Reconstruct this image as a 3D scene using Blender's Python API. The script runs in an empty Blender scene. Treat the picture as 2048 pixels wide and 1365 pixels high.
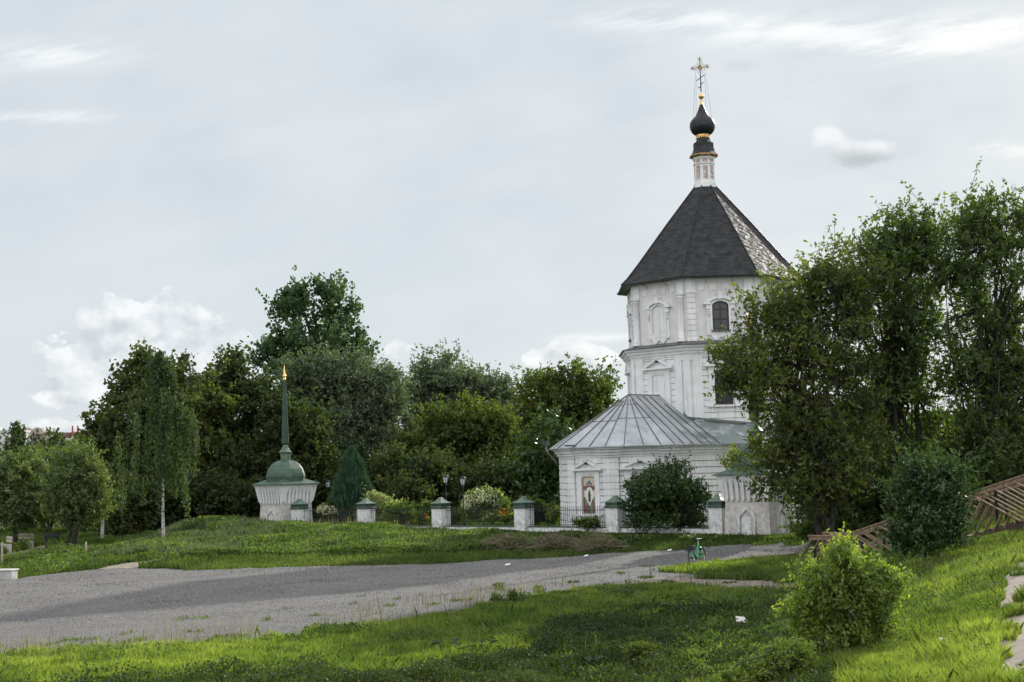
import bpy, bmesh, math, random
import numpy as np
from mathutils import Vector, Matrix
R = math.radians
scene = bpy.context.scene
COL = scene.collection
RNG = np.random.default_rng(7)
random.seed(7)

# ------------------------------------------------------------------ camera
F = 2844.0                      # focal length in photo pixels (photo 2048 wide)
CAMZ = 3.9
PITCH, ROLL = math.atan(256 / F), R(1.6)
fw = Vector((0, math.cos(PITCH), math.sin(PITCH)))
up0 = Vector((0, -math.sin(PITCH), math.cos(PITCH)))
r0 = Vector((1, 0, 0))
rt = r0 * math.cos(ROLL) - up0 * math.sin(ROLL)
upv = up0 * math.cos(ROLL) + r0 * math.sin(ROLL)
cam = bpy.data.cameras.new('camera')
cam.sensor_width = 36; cam.lens = 36 * F / 2048
cam.clip_start = 0.1; cam.clip_end = 5000
co = bpy.data.objects.new('camera', cam); COL.objects.link(co)
m = Matrix((rt, upv, -fw)).transposed().to_4x4(); m.translation = Vector((0, 0, CAMZ))
co.matrix_world = m
scene.camera = co

def ray(px, py):
    return fw * F + rt * (px - 1024) + upv * (682.5 - py)
def at(px, py, Y):
    d = ray(px, py); return Vector((d.x * Y / d.y, Y, CAMZ + d.z * Y / d.y))
def project(P):                 # world points (N,3) to photo pixels
    P = np.asarray(P, float) - np.array([0, 0, CAMZ])
    c = P @ np.array(fw); c = np.where(c < .1, .1, c)
    return 1024 + F * (P @ np.array(rt)) / c, 682.5 - F * (P @ np.array(upv)) / c

# ------------------------------------------------------------------ light
SUN_AZ, SUN_EL = R(34), R(22.5)   # azimuth from +Y towards +X
sd = Vector((math.sin(SUN_AZ) * math.cos(SUN_EL), math.cos(SUN_AZ) * math.cos(SUN_EL), math.sin(SUN_EL)))
sun = bpy.data.lights.new('sun', 'SUN'); sun.energy = 5.0; sun.angle = R(1.2); sun.color = (1, .94, .85)
so = bpy.data.objects.new('sun', sun); COL.objects.link(so)
so.rotation_euler = (-sd).to_track_quat('-Z', 'Y').to_euler()
scene.view_settings.view_transform = 'Standard'
scene.view_settings.look = 'None'
scene.view_settings.exposure = 0.2
scene.view_settings.gamma = 1

class NT:                       # small helper to wire node trees
    def __init__(s, nt): s.nt = nt
    def n(s, t, **kw):
        o = s.nt.nodes.new(t)
        for k, v in kw.items(): setattr(o, k, v)
        return o
    def put(s, sock, v):
        if isinstance(v, bpy.types.NodeSocket): s.nt.links.new(v, sock)
        elif v is not None: sock.default_value = v
    def m(s, op, a, b=None, c=None, clamp=False):
        o = s.n('ShaderNodeMath', operation=op); o.use_clamp = clamp
        s.put(o.inputs[0], a); s.put(o.inputs[1], b)
        if c is not None: s.put(o.inputs[2], c)
        return o.outputs[0]
    def mix(s, f, a, b, blend='MIX'):
        o = s.n('ShaderNodeMix', data_type='RGBA', blend_type=blend)
        s.put(o.inputs[0], f); s.put(o.inputs[6], a); s.put(o.inputs[7], b)
        return o.outputs[2]
    def noise(s, vec, scale, detail=4, rough=.55):
        o = s.n('ShaderNodeTexNoise'); s.put(o.inputs['Vector'], vec)
        o.inputs['Scale'].default_value = scale; o.inputs['Detail'].default_value = detail
        o.inputs['Roughness'].default_value = rough
        return o.outputs[0]
    def sstep(s, v, a, b, o0=0., o1=1.):
        o = s.n('ShaderNodeMapRange', interpolation_type='SMOOTHSTEP')
        s.put(o.inputs[0], v); s.put(o.inputs[1], a); s.put(o.inputs[2], b); s.put(o.inputs[3], o0); s.put(o.inputs[4], o1)
        return o.outputs[0]
    def comb(s, x, y, z):
        o = s.n('ShaderNodeCombineXYZ'); s.put(o.inputs[0], x); s.put(o.inputs[1], y); s.put(o.inputs[2], z); return o.outputs[0]
    def sep(s, v):
        o = s.n('ShaderNodeSeparateXYZ'); s.put(o.inputs[0], v); return o.outputs

# ------------------------------------------------------------------ sky: thin veil and clouds over a Nishita sky
world = bpy.data.worlds.new('World'); scene.world = world; world.use_nodes = True
wt = world.node_tree; wt.nodes.clear(); T = NT(wt)
sky = T.n('ShaderNodeTexSky', sky_type='NISHITA'); sky.sun_disc = False
sky.sun_elevation = SUN_EL; sky.sun_rotation = SUN_AZ; sky.air_density = 1.2; sky.dust_density = 1.5
bg1 = T.n('ShaderNodeBackground'); T.put(bg1.inputs[0], sky.outputs[0]); bg1.inputs[1].default_value = .08
tc = T.n('ShaderNodeTexCoord').outputs['Generated']
X, Y, Z = T.sep(tc)
ysafe = T.m('MAXIMUM', Y, .05)
u = T.m('DIVIDE', X, ysafe); v = T.m('DIVIDE', Z, ysafe)
front = T.sstep(Y, .3, .6)
uvv = T.comb(u, T.m('MULTIPLY', v, 1.25), 0.0)
nz = T.noise(uvv, 30, 7, .56)
nz2 = T.noise(T.comb(T.m('ADD', u, .004), T.m('ADD', T.m('MULTIPLY', v, 1.25), .012), 0.0), 30, 5, .5)
nlo = T.noise(uvv, 9, 3, .5)
def blob(cx, cy, rx, ry):
    d = ray(cx, cy); uu, vv = d.x / d.y, d.z / d.y
    a = T.m('DIVIDE', T.m('SUBTRACT', u, uu), rx / F); b = T.m('DIVIDE', T.m('SUBTRACT', v, vv), ry / F)
    q = T.m('ADD', T.m('MULTIPLY', a, a), T.m('MULTIPLY', b, b))
    return T.m('EXPONENT', T.m('MULTIPLY', q, -1.0))
def total(lst):
    t = None
    for b in lst: t = blob(*b) if t is None else T.m('ADD', t, blob(*b))
    return t
cum = total([(190, 640, 85, 46), (310, 655, 90, 50), (175, 745, 100, 60), (290, 715, 120, 60), (440, 708, 105, 50), (330, 600, 34, 30),
             (480, 745, 90, 55), (120, 790, 60, 30), (795, 700, 32, 34), (1098, 712, 55, 34), (1195, 712, 70, 26), (150, 850, 70, 16)])
dens = T.m('ADD', T.m('MINIMUM', cum, 1.0), T.m('MULTIPLY', T.m('SUBTRACT', nz, .5), 3.0))
cfac = T.m('MULTIPLY', T.m('MULTIPLY', T.sstep(dens, .48, .70), T.sstep(cum, .12, .35)), T.m('MULTIPLY', front, .92))
shade = T.m('ADD', T.m('MULTIPLY', T.m('SUBTRACT', nz, nz2), 3.4), .55, clamp=True)
ccol = T.mix(shade, (.56, .61, .66, 1), (.86, .88, .90, 1))
# cirrus streaks
stv = T.comb(T.m('ADD', T.m('MULTIPLY', u, 7), T.m('MULTIPLY', v, 9)), T.m('ADD', T.m('MULTIPLY', v, 42), T.m('MULTIPLY', u, -9)), 0.0)
ns = T.noise(stv, 1.3, 7, .62)
cir = total([(1330, 35, 170, 24), (1560, 60, 220, 30), (1790, 95, 170, 26), (1960, 60, 170, 40), (2010, 300, 80, 14), (1180, 676, 90, 9), (90, 110, 160, 30), (90, 235, 130, 12)])
sfac = T.m('MULTIPLY', T.m('MULTIPLY', T.m('MINIMUM', cir, 1.0), T.sstep(ns, .36, .66)), T.m('MULTIPLY', front, .95))
grey = total([(1725, 305, 86, 36), (1655, 270, 36, 24)])
gfac = T.m('MULTIPLY', T.sstep(T.m('ADD', T.m('MINIMUM', grey, 1.0), T.m('MULTIPLY', T.m('SUBTRACT', nz, .5), 1.4)), .35, .95), T.m('MULTIPLY', front, .95))
gdk = total([(1930, 48, 60, 12), (1480, 132, 36, 12)])
# the veil: pale grey, a little bluer and darker in places; brightened behind the camera and overhead as added fill for the walls
vfac = T.sstep(nlo, .3, .7)
n2 = T.noise(stv, .5, 4, .5)
veil = T.mix(vfac, (.55, .61, .665, 1), (.635, .685, .725, 1))
veil = T.mix(T.m('MULTIPLY', T.sstep(n2, .3, .75), .5), veil, (.70, .735, .76, 1))
low = T.sstep(v, .02, .22, .45, 0.)
veil = T.mix(T.m('MULTIPLY', low, front), veil, (.65, .72, .76, 1))
veil = T.mix(T.m('MULTIPLY', gdk, .5), veil, (.52, .56, .60, 1))
back = T.sstep(Y, .35, -.35)
zen = T.sstep(Z, .35, .9)
veil = T.mix(zen, veil, (1.0, 1.04, 1.10, 1))
veil = T.mix(back, veil, (1.34, 1.37, 1.42, 1))
c = T.mix(cfac, veil, ccol)
c = T.mix(sfac, c, (.88, .90, .90, 1))
gcol = T.mix(T.sstep(T.m('ADD', v, T.m('MULTIPLY', nz, .02)), ray(1725, 318).z / ray(1725, 318).y + .005, ray(1725, 285).z / ray(1725, 285).y + .012), (.34, .38, .42, 1), (.78, .81, .83, 1))
c = T.mix(gfac, c, gcol)
bg2 = T.n('ShaderNodeBackground'); T.put(bg2.inputs[0], c); bg2.inputs[1].default_value = 1.0
ms = T.n('ShaderNodeMixShader'); ms.inputs[0].default_value = .93
T.put(ms.inputs[1], bg1.outputs[0]); T.put(ms.inputs[2], bg2.outputs[0])
wo = T.n('ShaderNodeOutputWorld'); T.put(wo.inputs[0], ms.outputs[0])

# ------------------------------------------------------------------ helpers
def tag(o, label=None, cat=None, group=None, kind=None):
    if label: o['label'] = label
    if cat: o['category'] = cat
    if group: o['group'] = group
    if kind: o['kind'] = kind
    return o
def empty(name, loc, rz=0, label=None, cat=None, group=None):
    o = bpy.data.objects.new(name, None); COL.objects.link(o)
    o.location = loc; o.rotation_euler = (0, 0, rz); o.empty_display_size = .2
    return tag(o, label, cat, group)
def copy_tree(o, parent=None):
    c = o.copy(); COL.objects.link(c); c.parent = parent
    for ch in o.children: copy_tree(ch, c)
    return c
def link_mesh(name, me, mat, parent=None):
    if mat: me.materials.append(mat)
    o = bpy.data.objects.new(name, me); COL.objects.link(o)
    if parent: o.parent = parent
    return o

class MB:                       # mesh accumulator
    def __init__(s): s.v = []; s.f = []; s.uv = None
    def poly(s, pts, faces):
        k = len(s.v); s.v += [tuple(p) for p in pts]; s.f += [tuple(i + k for i in f) for f in faces]
    def hexa(s, b, t):          # two quads of four points, bottom and top, same winding
        s.poly(list(b) + list(t), [(3, 2, 1, 0), (4, 5, 6, 7), (0, 1, 5, 4), (1, 2, 6, 5), (2, 3, 7, 6), (3, 0, 4, 7)]); return s
    def box(s, x0, x1, y0, y1, z0, z1):
        return s.hexa([(x0, y0, z0), (x1, y0, z0), (x1, y1, z0), (x0, y1, z0)], [(x0, y0, z1), (x1, y0, z1), (x1, y1, z1), (x0, y1, z1)])
    def prism(s, poly, z0, z1):  # polygon in xy
        n = len(poly); s.poly([(p[0], p[1], z0) for p in poly] + [(p[0], p[1], z1) for p in poly],
               [tuple(reversed(range(n))), tuple(range(n, 2 * n))] + [(i, (i + 1) % n, n + (i + 1) % n, n + i) for i in range(n)]); return s
    def frus(s, p0, z0, p1, z1, caps=True):
        n = len(p0); f = [(i, (i + 1) % n, n + (i + 1) % n, n + i) for i in range(n)]
        if caps: f += [tuple(reversed(range(n))), tuple(range(n, 2 * n))]
        s.poly([(p[0], p[1], z0) for p in p0] + [(p[0], p[1], z1) for p in p1], f); return s
    def tube(s, pts, rad, n=8, caps=True):
        pts = [Vector(p) for p in pts]; m = len(pts)
        if not hasattr(rad, '__len__'): rad = [rad] * m
        vs = []
        for i, p in enumerate(pts):
            d = (pts[min(i + 1, m - 1)] - pts[max(i - 1, 0)]).normalized()
            a = d.cross(Vector((0, 0, 1)) if abs(d.z) < .9 else Vector((1, 0, 0))).normalized(); b = d.cross(a)
            for k in range(n):
                t = 2 * math.pi * k / n; vs.append(p + (a * math.cos(t) + b * math.sin(t)) * rad[i])
        fs = [(i * n + k, i * n + (k + 1) % n, (i + 1) * n + (k + 1) % n, (i + 1) * n + k) for i in range(m - 1) for k in range(n)]
        if caps: fs += [tuple(reversed(range(n))), tuple(range((m - 1) * n, m * n))]
        s.poly(vs, fs); return s
    def lathe(s, prof, n=24, c=(0, 0), ph=0):
        vs = []
        for r_, z in prof:
            for k in range(n):
                t = 2 * math.pi * k / n + ph; vs.append((c[0] + r_ * math.cos(t), c[1] + r_ * math.sin(t), z))
        m = len(prof)
        fs = [(i * n + k, i * n + (k + 1) % n, (i + 1) * n + (k + 1) % n, (i + 1) * n + k) for i in range(m - 1) for k in range(n)]
        fs += [tuple(reversed(range(n))), tuple(range((m - 1) * n, m * n))]
        s.poly(vs, fs); return s
    def beam(s, a, b, w, h, upd=(0, 0, 1)):
        a, b = Vector(a), Vector(b); d = (b - a).normalized(); sd_ = d.cross(Vector(upd)).normalized(); u_ = sd_.cross(d)
        q = [(-w / 2, -h / 2), (w / 2, -h / 2), (w / 2, h / 2), (-w / 2, h / 2)]
        s.hexa([a + sd_ * x + u_ * y for x, y in q], [b + sd_ * x + u_ * y for x, y in q]); return s
    def build(s, name, mat, parent=None, smooth=False, bevel=0):
        me = bpy.data.meshes.new(name); me.from_pydata(s.v, [], s.f); me.validate(); 
        bm = bmesh.new(); bm.from_mesh(me); bmesh.ops.recalc_face_normals(bm, faces=bm.faces); bm.to_mesh(me); bm.free()
        if smooth:
            me.polygons.foreach_set('use_smooth', [True] * len(me.polygons))
            try: me.set_sharp_from_angle(angle=R(42))
            except Exception: pass
        o = link_mesh(name, me, mat, parent)
        if bevel:
            b = o.modifiers.new('bevel', 'BEVEL'); b.width = bevel; b.segments = 1; b.limit_method = 'ANGLE'
        return o
class Fr:                       # a wall's own frame: u along, v up, w outward
    def __init__(s, o, u, n): s.o = Vector(o); s.u = Vector(u).normalized(); s.n = Vector(n).normalized()
    def p(s, u, v, w=0): return s.o + s.u * u + Vector((0, 0, v)) + s.n * w
    def box(s, mb, u0, u1, v0, v1, w0, w1):
        mb.hexa([s.p(u0, v0, w0), s.p(u1, v0, w0), s.p(u1, v0, w1), s.p(u0, v0, w1)], [s.p(u0, v1, w0), s.p(u1, v1, w0), s.p(u1, v1, w1), s.p(u0, v1, w1)])
    def ext(s, mb, poly, w0, w1):
        n = len(poly)
        mb.poly([s.p(a, b, w0) for a, b in poly] + [s.p(a, b, w1) for a, b in poly],
                [tuple(reversed(range(n))), tuple(range(n, 2 * n))] + [(i, (i + 1) % n, n + (i + 1) % n, n + i) for i in range(n)])
    def strip(s, mb, out, inn, w0, w1):   # band between two open polylines of equal length
        for i in range(len(out) - 1):
            s.ext(mb, [inn[i], inn[i + 1], out[i + 1], out[i]], w0, w1)

def fast_mesh(name, V, Fq, mat, parent=None, tint=None):
    V = np.asarray(V, np.float32); Fq = np.asarray(Fq, np.int32); k = Fq.shape[1]; M = Fq.shape[0]
    me = bpy.data.meshes.new(name); me.vertices.add(len(V)); me.vertices.foreach_set('co', V.ravel())
    me.loops.add(M * k); me.loops.foreach_set('vertex_index', Fq.ravel())
    me.polygons.add(M); me.polygons.foreach_set('loop_start', np.arange(0, M * k, k, dtype=np.int32))
    me.update(calc_edges=True)
    if tint is not None:
        a = me.attributes.new('tint', 'FLOAT', 'POINT'); a.data.foreach_set('value', np.asarray(tint, np.float32))
    return link_mesh(name, me, mat, parent)

# ------------------------------------------------------------------ materials
def mat(name):
    m_ = bpy.data.materials.new(name); m_.use_nodes = True; nt = m_.node_tree; nt.nodes.clear(); t = NT(nt)
    out = t.n('ShaderNodeOutputMaterial'); return m_, t, out
def plain(name, col, rough=.8, metal=0, var=.15, scale=3, bump=.0, bscale=20, dirt=None, dscale=1.2, dthr=(.5, .75), spec=.4):
    m_, t, out = mat(name); tcn = t.n('ShaderNodeTexCoord').outputs['Object']
    nv = t.noise(tcn, scale, 5); c1 = tuple(x * (1 - var) for x in col) + (1,); c2 = tuple(min(1, x * (1 + var)) for x in col) + (1,)
    cc = t.mix(t.sstep(nv, .3, .7), c1, c2)
    if dirt: cc = t.mix(t.m('MULTIPLY', t.sstep(t.noise(tcn, dscale, 8, .65), dthr[0], dthr[1]), .8), cc, tuple(dirt) + (1,))
    b = t.n('ShaderNodeBsdfPrincipled'); t.put(b.inputs['Base Color'], cc); b.inputs['Roughness'].default_value = rough
    b.inputs['Metallic'].default_value = metal; b.inputs['Specular IOR Level'].default_value = spec
    if bump:
        bn = t.n('ShaderNodeBump'); bn.inputs['Strength'].default_value = bump; bn.inputs['Distance'].default_value = .02
        t.put(bn.inputs['Height'], t.noise(tcn, bscale, 6)); t.put(b.inputs['Normal'], bn.outputs[0])
    t.put(out.inputs[0], b.outputs[0]); return m_
M = {}
def plaster(name, col, dirtc):
    m_, t, out = mat(name); tcn = t.n('ShaderNodeTexCoord').outputs['Object']; x, y, z = t.sep(tcn)
    nv = t.noise(tcn, 1.3, 6); cc = t.mix(t.sstep(nv, .3, .7), tuple(q * .9 for q in col) + (1,), tuple(q * 1.04 for q in col) + (1,))
    st = t.noise(t.comb(t.m('MULTIPLY', x, 5), t.m('MULTIPLY', y, 5), t.m('MULTIPLY', z, .6)), 1.1, 7, .65)   # run-off streaks
    cc = t.mix(t.m('MULTIPLY', t.sstep(st, .48, .74), .75), cc, tuple(dirtc) + (1,))
    foot = t.m('MULTIPLY', t.sstep(z, 1.9, .7), t.sstep(t.noise(tcn, 4, 7, .7), .42, .62))
    cc = t.mix(t.m('MULTIPLY', foot, .6), cc, (.27, .26, .24, 1))
    sm = t.sstep(t.noise(tcn, 9, 8, .75), .63, .72); cc = t.mix(t.m('MULTIPLY', sm, .35), cc, (.36, .33, .30, 1))
    b = t.n('ShaderNodeBsdfPrincipled'); t.put(b.inputs['Base Color'], cc); b.inputs['Roughness'].default_value = .9
    bn = t.n('ShaderNodeBump'); bn.inputs['Strength'].default_value = .35; bn.inputs['Distance'].default_value = .02
    t.put(bn.inputs['Height'], t.noise(tcn, 14, 7)); t.put(b.inputs['Normal'], bn.outputs[0])
    t.put(out.inputs[0], b.outputs[0]); return m_
M['white'] = plaster('white_plaster', (.76, .76, .76), (.50, .49, .46))
M['pink'] = plaster('pink_plaster', (.70, .668, .662), (.48, .43, .41))
M['groove'] = plaster('groove_plaster', (.44, .385, .355), (.3, .26, .24))
M['beige'] = plaster('beige_plaster', (.62, .58, .555), (.42, .39, .36))
M['gold'] = plain('gilded_metal', (.80, .52, .20), .32, .9, .25, 8)
M['dullgold'] = plain('tarnished_gilding', (.32, .20, .08), .5, .6, .5, 12)
M['black'] = plain('black_sheet_metal', (.018, .02, .022), .42, .3, .4, 3, .3, 9)
M['iron'] = plain('black_iron', (.02, .022, .022), .5, .5, .3, 6)
M['dark_frame'] = plain('brown_window_frame', (.055, .035, .032), .6)
M['green'] = plain('green_painted_metal', (.055, .098, .070), .5, .1, .3, 2.5, .15, 12, (.10, .085, .055), 3.2, (.56, .72))
M['dgreen'] = plain('dark_green_metal', (.026, .055, .036), .42, .1, .3, 4)
M['greentrim'] = plain('grey_green_metal', (.09, .14, .10), .45, .1, .3, 4, 0, 10, (.25, .25, .2), 5, (.55, .7))
M['rusty'] = plain('weathered_flashing', (.13, .13, .13), .7, .2, .4, 5, .5, 18, (.13, .075, .05), 4, (.55, .68))
M['patina'] = plain('patina_roof_metal', (.15, .19, .18), .6, .2, .3, 2.5, .3, 10, (.19, .12, .08), 1.6, (.56, .66))
M['wood'] = plain('brown_stained_timber', (.215, .150, .103), .9, 0, .3, 9, .3, 30, spec=.08)
M['beam'] = plain('dark_brown_beam', (.055, .032, .024), .75, 0, .3, 4, .3, 12)
M['steel'] = plain('dark_steel_post', (.022, .021, .024), .6, .2)
M['bark'] = plain('tree_bark', (.036, .033, .026), .95, 0, .4, 6, .8, 18)
M['concrete'] = plain('grey_concrete', (.42, .41, .39), .9, 0, .15, 3, .4, 20, (.22, .21, .19), 2)
M['stone'] = plain('pale_stone', (.55, .53, .50), .85, 0, .15, 3, .3, 20)
M['bikegreen'] = plain('green_bicycle_paint', (.01, .36, .12), .35, 0, .1)
M['rubber'] = plain('black_rubber', (.02, .02, .02), .8)
M['chrome'] = plain('silver_metal', (.55, .56, .56), .3, .9, .1)
M['plastic'] = plain('black_plastic', (.02, .021, .022), .45)
M['whitepl'] = plain('white_plastic', (.75, .76, .78), .5)
M['benchwood'] = plain('grey_bench_wood', (.42, .37, .30), .8)
M['dirt'] = plain('trodden_dirt', (.215, .185, .15), .95, 0, .3, 2.5, .8, 14, (.17, .14, .10), 3.5, (.45, .62))
M['frost'] = plain('milky_lamp_glass', (.50, .53, .52), .35)
def glassy(name, col):
    m_, t, out = mat(name); b = t.n('ShaderNodeBsdfPrincipled'); b.inputs['Base Color'].default_value = tuple(col) + (1,)
    b.inputs['Roughness'].default_value = .12; tcn = t.n('ShaderNodeTexCoord').outputs['Object']
    bn = t.n('ShaderNodeBump'); bn.inputs['Strength'].default_value = .1; t.put(bn.inputs['Height'], t.noise(tcn, 2, 2)); t.put(b.inputs['Normal'], bn.outputs[0])
    t.put(out.inputs[0], b.outputs[0]); return m_
M['glass'] = glassy('dark_window_glass', (.035, .04, .045))
# shingled tent roof (uv in metres: along the eave, up the slope)
def tent():
    m_, t, out = mat('dark_sheet_shingles'); uvn = t.n('ShaderNodeUVMap').outputs[0]; x, y, z = t.sep(uvn)
    wob = t.m('MULTIPLY', t.noise(uvn, 1.4, 3), .25)
    def saw(e, per): return t.m('FRACT', t.m('DIVIDE', e, per))
    a = saw(t.m('ADD', t.m('ADD', y, x), wob), .62); b_ = saw(t.m('SUBTRACT', y, t.m('SUBTRACT', x, wob)), .62); r_ = saw(t.m('ADD', y, wob), .62)
    line = t.m('MAXIMUM', t.sstep(a, .93, 1.), t.sstep(b_, .93, 1.))
    h = t.m('ADD', t.m('MULTIPLY', r_, -.6), t.m('ADD', t.m('MULTIPLY', line, -.25), t.m('MULTIPLY', t.noise(t.comb(x, t.m('MULTIPLY', y, 2.6), 0.), 1.9, 1.5, .4), 2.6)))
    nc = t.noise(uvn, 2.2, 6, .6)
    cc = t.mix(t.sstep(nc, .3, .75), (.022, .023, .024, 1), (.052, .053, .053, 1))
    cc = t.mix(t.m('MULTIPLY', line, .5), cc, (.012, .012, .013, 1))
    cc = t.mix(t.sstep(t.noise(uvn, 7, 6, .7), .76, .79), cc, (.2, .2, .2, 1))
    p = t.n('ShaderNodeBsdfPrincipled'); t.put(p.inputs['Base Color'], cc); p.inputs['Roughness'].default_value = .60; p.inputs['Specular IOR Level'].default_value = .10
    bn = t.n('ShaderNodeBump'); bn.inputs['Strength'].default_value = .8; bn.inputs['Distance'].default_value = .055
    t.put(bn.inputs['Height'], h); t.put(p.inputs['Normal'], bn.outputs[0]); t.put(out.inputs[0], p.outputs[0]); return m_
M['tent'] = tent()
def zinc():
    m_, t, out = mat('grey_zinc_sheet'); tcn = t.n('ShaderNodeTexCoord').outputs['Object']; x, y, z = t.sep(tcn)
    cc = t.mix(t.sstep(t.noise(tcn, .8, 6), .3, .7), (.34, .36, .38, 1), (.48, .50, .515, 1))
    cc = t.mix(t.m('MULTIPLY', t.sstep(t.noise(t.comb(x, y, t.m('MULTIPLY', z, .5)), 2.6, 8, .7), .5, .7), .45), cc, (.16, .16, .16, 1))
    cc = t.mix(t.m('MULTIPLY', t.sstep(t.noise(tcn, 1.1, 6), .44, .56), t.sstep(x, 7.6, 9.4)), cc, (.20, .235, .225, 1))
    p = t.n('ShaderNodeBsdfPrincipled'); t.put(p.inputs['Base Color'], cc); p.inputs['Roughness'].default_value = .5; p.inputs['Metallic'].default_value = .45
    bn = t.n('ShaderNodeBump'); bn.inputs['Strength'].default_value = .3; bn.inputs['Distance'].default_value = .04
    t.put(bn.inputs['Height'], t.noise(tcn, 2.5, 4)); t.put(p.inputs['Normal'], bn.outputs[0]); t.put(out.inputs[0], p.outputs[0]); return m_
M['zinc'] = zinc()
def brickm():
    m_, t, out = mat('worn_brick'); tcn = t.n('ShaderNodeTexCoord').outputs['Object']; x, y, z = t.sep(tcn)
    bk = t.n('ShaderNodeTexBrick'); t.put(bk.inputs['Vector'], t.comb(t.m('ADD', x, y), z, 0.)); bk.inputs['Scale'].default_value = 1.
    bk.inputs['Brick Width'].default_value = .25; bk.inputs['Row Height'].default_value = .08; bk.inputs['Mortar Size'].default_value = .012
    bk.inputs['Color1'].default_value = (.30, .15, .12, 1); bk.inputs['Color2'].default_value = (.40, .24, .20, 1); bk.inputs['Mortar'].default_value = (.5, .47, .45, 1)
    cc = t.mix(t.sstep(t.noise(tcn, 6, 6, .7), .47, .6), bk.outputs[0], (.60, .59, .58, 1))
    p = t.n('ShaderNodeBsdfPrincipled'); t.put(p.inputs['Base Color'], cc); p.inputs['Roughness'].default_value = .9; t.put(out.inputs[0], p.outputs[0]); return m_
M['brick'] = brickm()
def birchm():
    m_, t, out = mat('birch_bark'); tcn = t.n('ShaderNodeTexCoord').outputs['Object']; x, y, z = t.sep(tcn)
    n_ = t.noise(t.comb(t.m('MULTIPLY', x, 2.5), t.m('MULTIPLY', y, 2.5), t.m('MULTIPLY', z, 7)), 1.5, 6, .7)
    cc = t.mix(t.sstep(n_, .5, .6), (.40, .39, .37, 1), (.05, .045, .04, 1))
    p = t.n('ShaderNodeBsdfPrincipled'); t.put(p.inputs['Base Color'], cc); p.inputs['Roughness'].default_value = .8; t.put(out.inputs[0], p.outputs[0]); return m_
M['birch'] = birchm()
def gravelm():
    m_, t, out = mat('grey_gravel'); tcn = t.n('ShaderNodeTexCoord').outputs['Object']
    nf = t.m('ADD', t.m('MULTIPLY', t.noise(tcn, 11, 6, .9), .72), t.m('MULTIPLY', t.noise(tcn, 2.2, 7, .85), .28)); nm = t.noise(tcn, .35, 5, .6); vo = t.n('ShaderNodeTexVoronoi'); t.put(vo.inputs['Vector'], tcn); vo.inputs['Scale'].default_value = 9
    cc = t.mix(t.sstep(nf, .38, .62), (.055, .054, .055, 1), (.250, .244, .236, 1))
    cc = t.mix(t.m('MULTIPLY', t.sstep(nm, .35, .7), .35), cc, (.215, .20, .18, 1))
    cc = t.mix(t.sstep(t.noise(tcn, 22, 3, .8), .66, .72), cc, (.5, .49, .475, 1))
    cc = t.mix(t.m('MULTIPLY', t.sstep(t.noise(tcn, 1.1, 8, .8), .50, .68), .6), cc, (.085, .083, .072, 1))
    p = t.n('ShaderNodeBsdfPrincipled'); t.put(p.inputs['Base Color'], cc); p.inputs['Roughness'].default_value = .95; p.inputs['Specular IOR Level'].default_value = .15
    bn = t.n('ShaderNodeBump'); bn.inputs['Strength'].default_value = .9; bn.inputs['Distance'].default_value = .05
    t.put(bn.inputs['Height'], nf); t.put(p.inputs['Normal'], bn.outputs[0]); t.put(out.inputs[0], p.outputs[0]); return m_
M['gravel'] = gravelm()
M['soil'] = plain('green_turf_soil', (.045, .075, .018), .95, 0, .35, 2.2, .8, 12, (.075, .058, .035), 1.7, (.5, .65), spec=.1)
M['bank_path'] = plain('pale_dry_earth', (.23, .195, .16), .95, 0, .3, 3, .8, 14, (.16, .12, .09), 3.0, (.52, .66))
def leafm(name, dark, light, trans=.42, gloss=.04, tmul=1.6, rough=.5):
    m_, t, out = mat(name); a = t.n('ShaderNodeAttribute', attribute_name='tint').outputs['Fac']
    cc = t.mix(a, tuple(dark) + (1,), tuple(light) + (1,))
    d = t.n('ShaderNodeBsdfDiffuse'); t.put(d.inputs[0], cc)
    tr = t.n('ShaderNodeBsdfTranslucent'); t.put(tr.inputs[0], t.mix(1., cc, (tmul * .95, tmul * 1.07, .66, 1), 'MULTIPLY'))
    mx = t.n('ShaderNodeMixShader'); mx.inputs[0].default_value = trans; t.put(mx.inputs[1], d.outputs[0]); t.put(mx.inputs[2], tr.outputs[0])
    g = t.n('ShaderNodeBsdfGlossy'); g.inputs['Roughness'].default_value = rough; g.inputs[0].default_value = (.8, .85, .85, 1)
    m2 = t.n('ShaderNodeMixShader'); m2.inputs[0].default_value = gloss * .5; t.put(m2.inputs[1], mx.outputs[0]); t.put(m2.inputs[2], g.outputs[0])
    t.put(out.inputs[0], m2.outputs[0]); return m_
M['lf_maple'] = leafm('box_elder_leaves', (.026, .046, .014), (.155, .178, .042), .5)
M['lf_bgmaple'] = leafm('brownish_maple_leaves', (.026, .042, .014), (.100, .115, .034), .42)
M['lf_elder'] = leafm('green_box_elder_leaves', (.028, .054, .016), (.125, .165, .045), .5)
M['lf_dark'] = leafm('dark_leaves', (.021, .036, .012), (.062, .080, .026))
M['lf_poplar'] = leafm('poplar_leaves', (.026, .058, .024), (.074, .115, .046), gloss=.06)
M['lf_willow'] = leafm('grey_willow_leaves', (.038, .058, .032), (.13, .16, .10), gloss=.08)
M['lf_left'] = leafm('olive_willow_leaves', (.046, .074, .022), (.185, .225, .085), gloss=.06)
M['lf_light'] = leafm('light_green_leaves', (.036, .058, .014), (.12, .145, .034), .45)
M['lf_olive'] = leafm('olive_green_leaves', (.042, .060, .020), (.14, .155, .05), .45)
M['lf_birch'] = leafm('birch_leaves', (.028, .050, .020), (.09, .12, .048))
M['lf_thuja'] = leafm('thuja_sprays', (.028, .068, .040), (.070, .135, .075), .15, .03)
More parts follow.
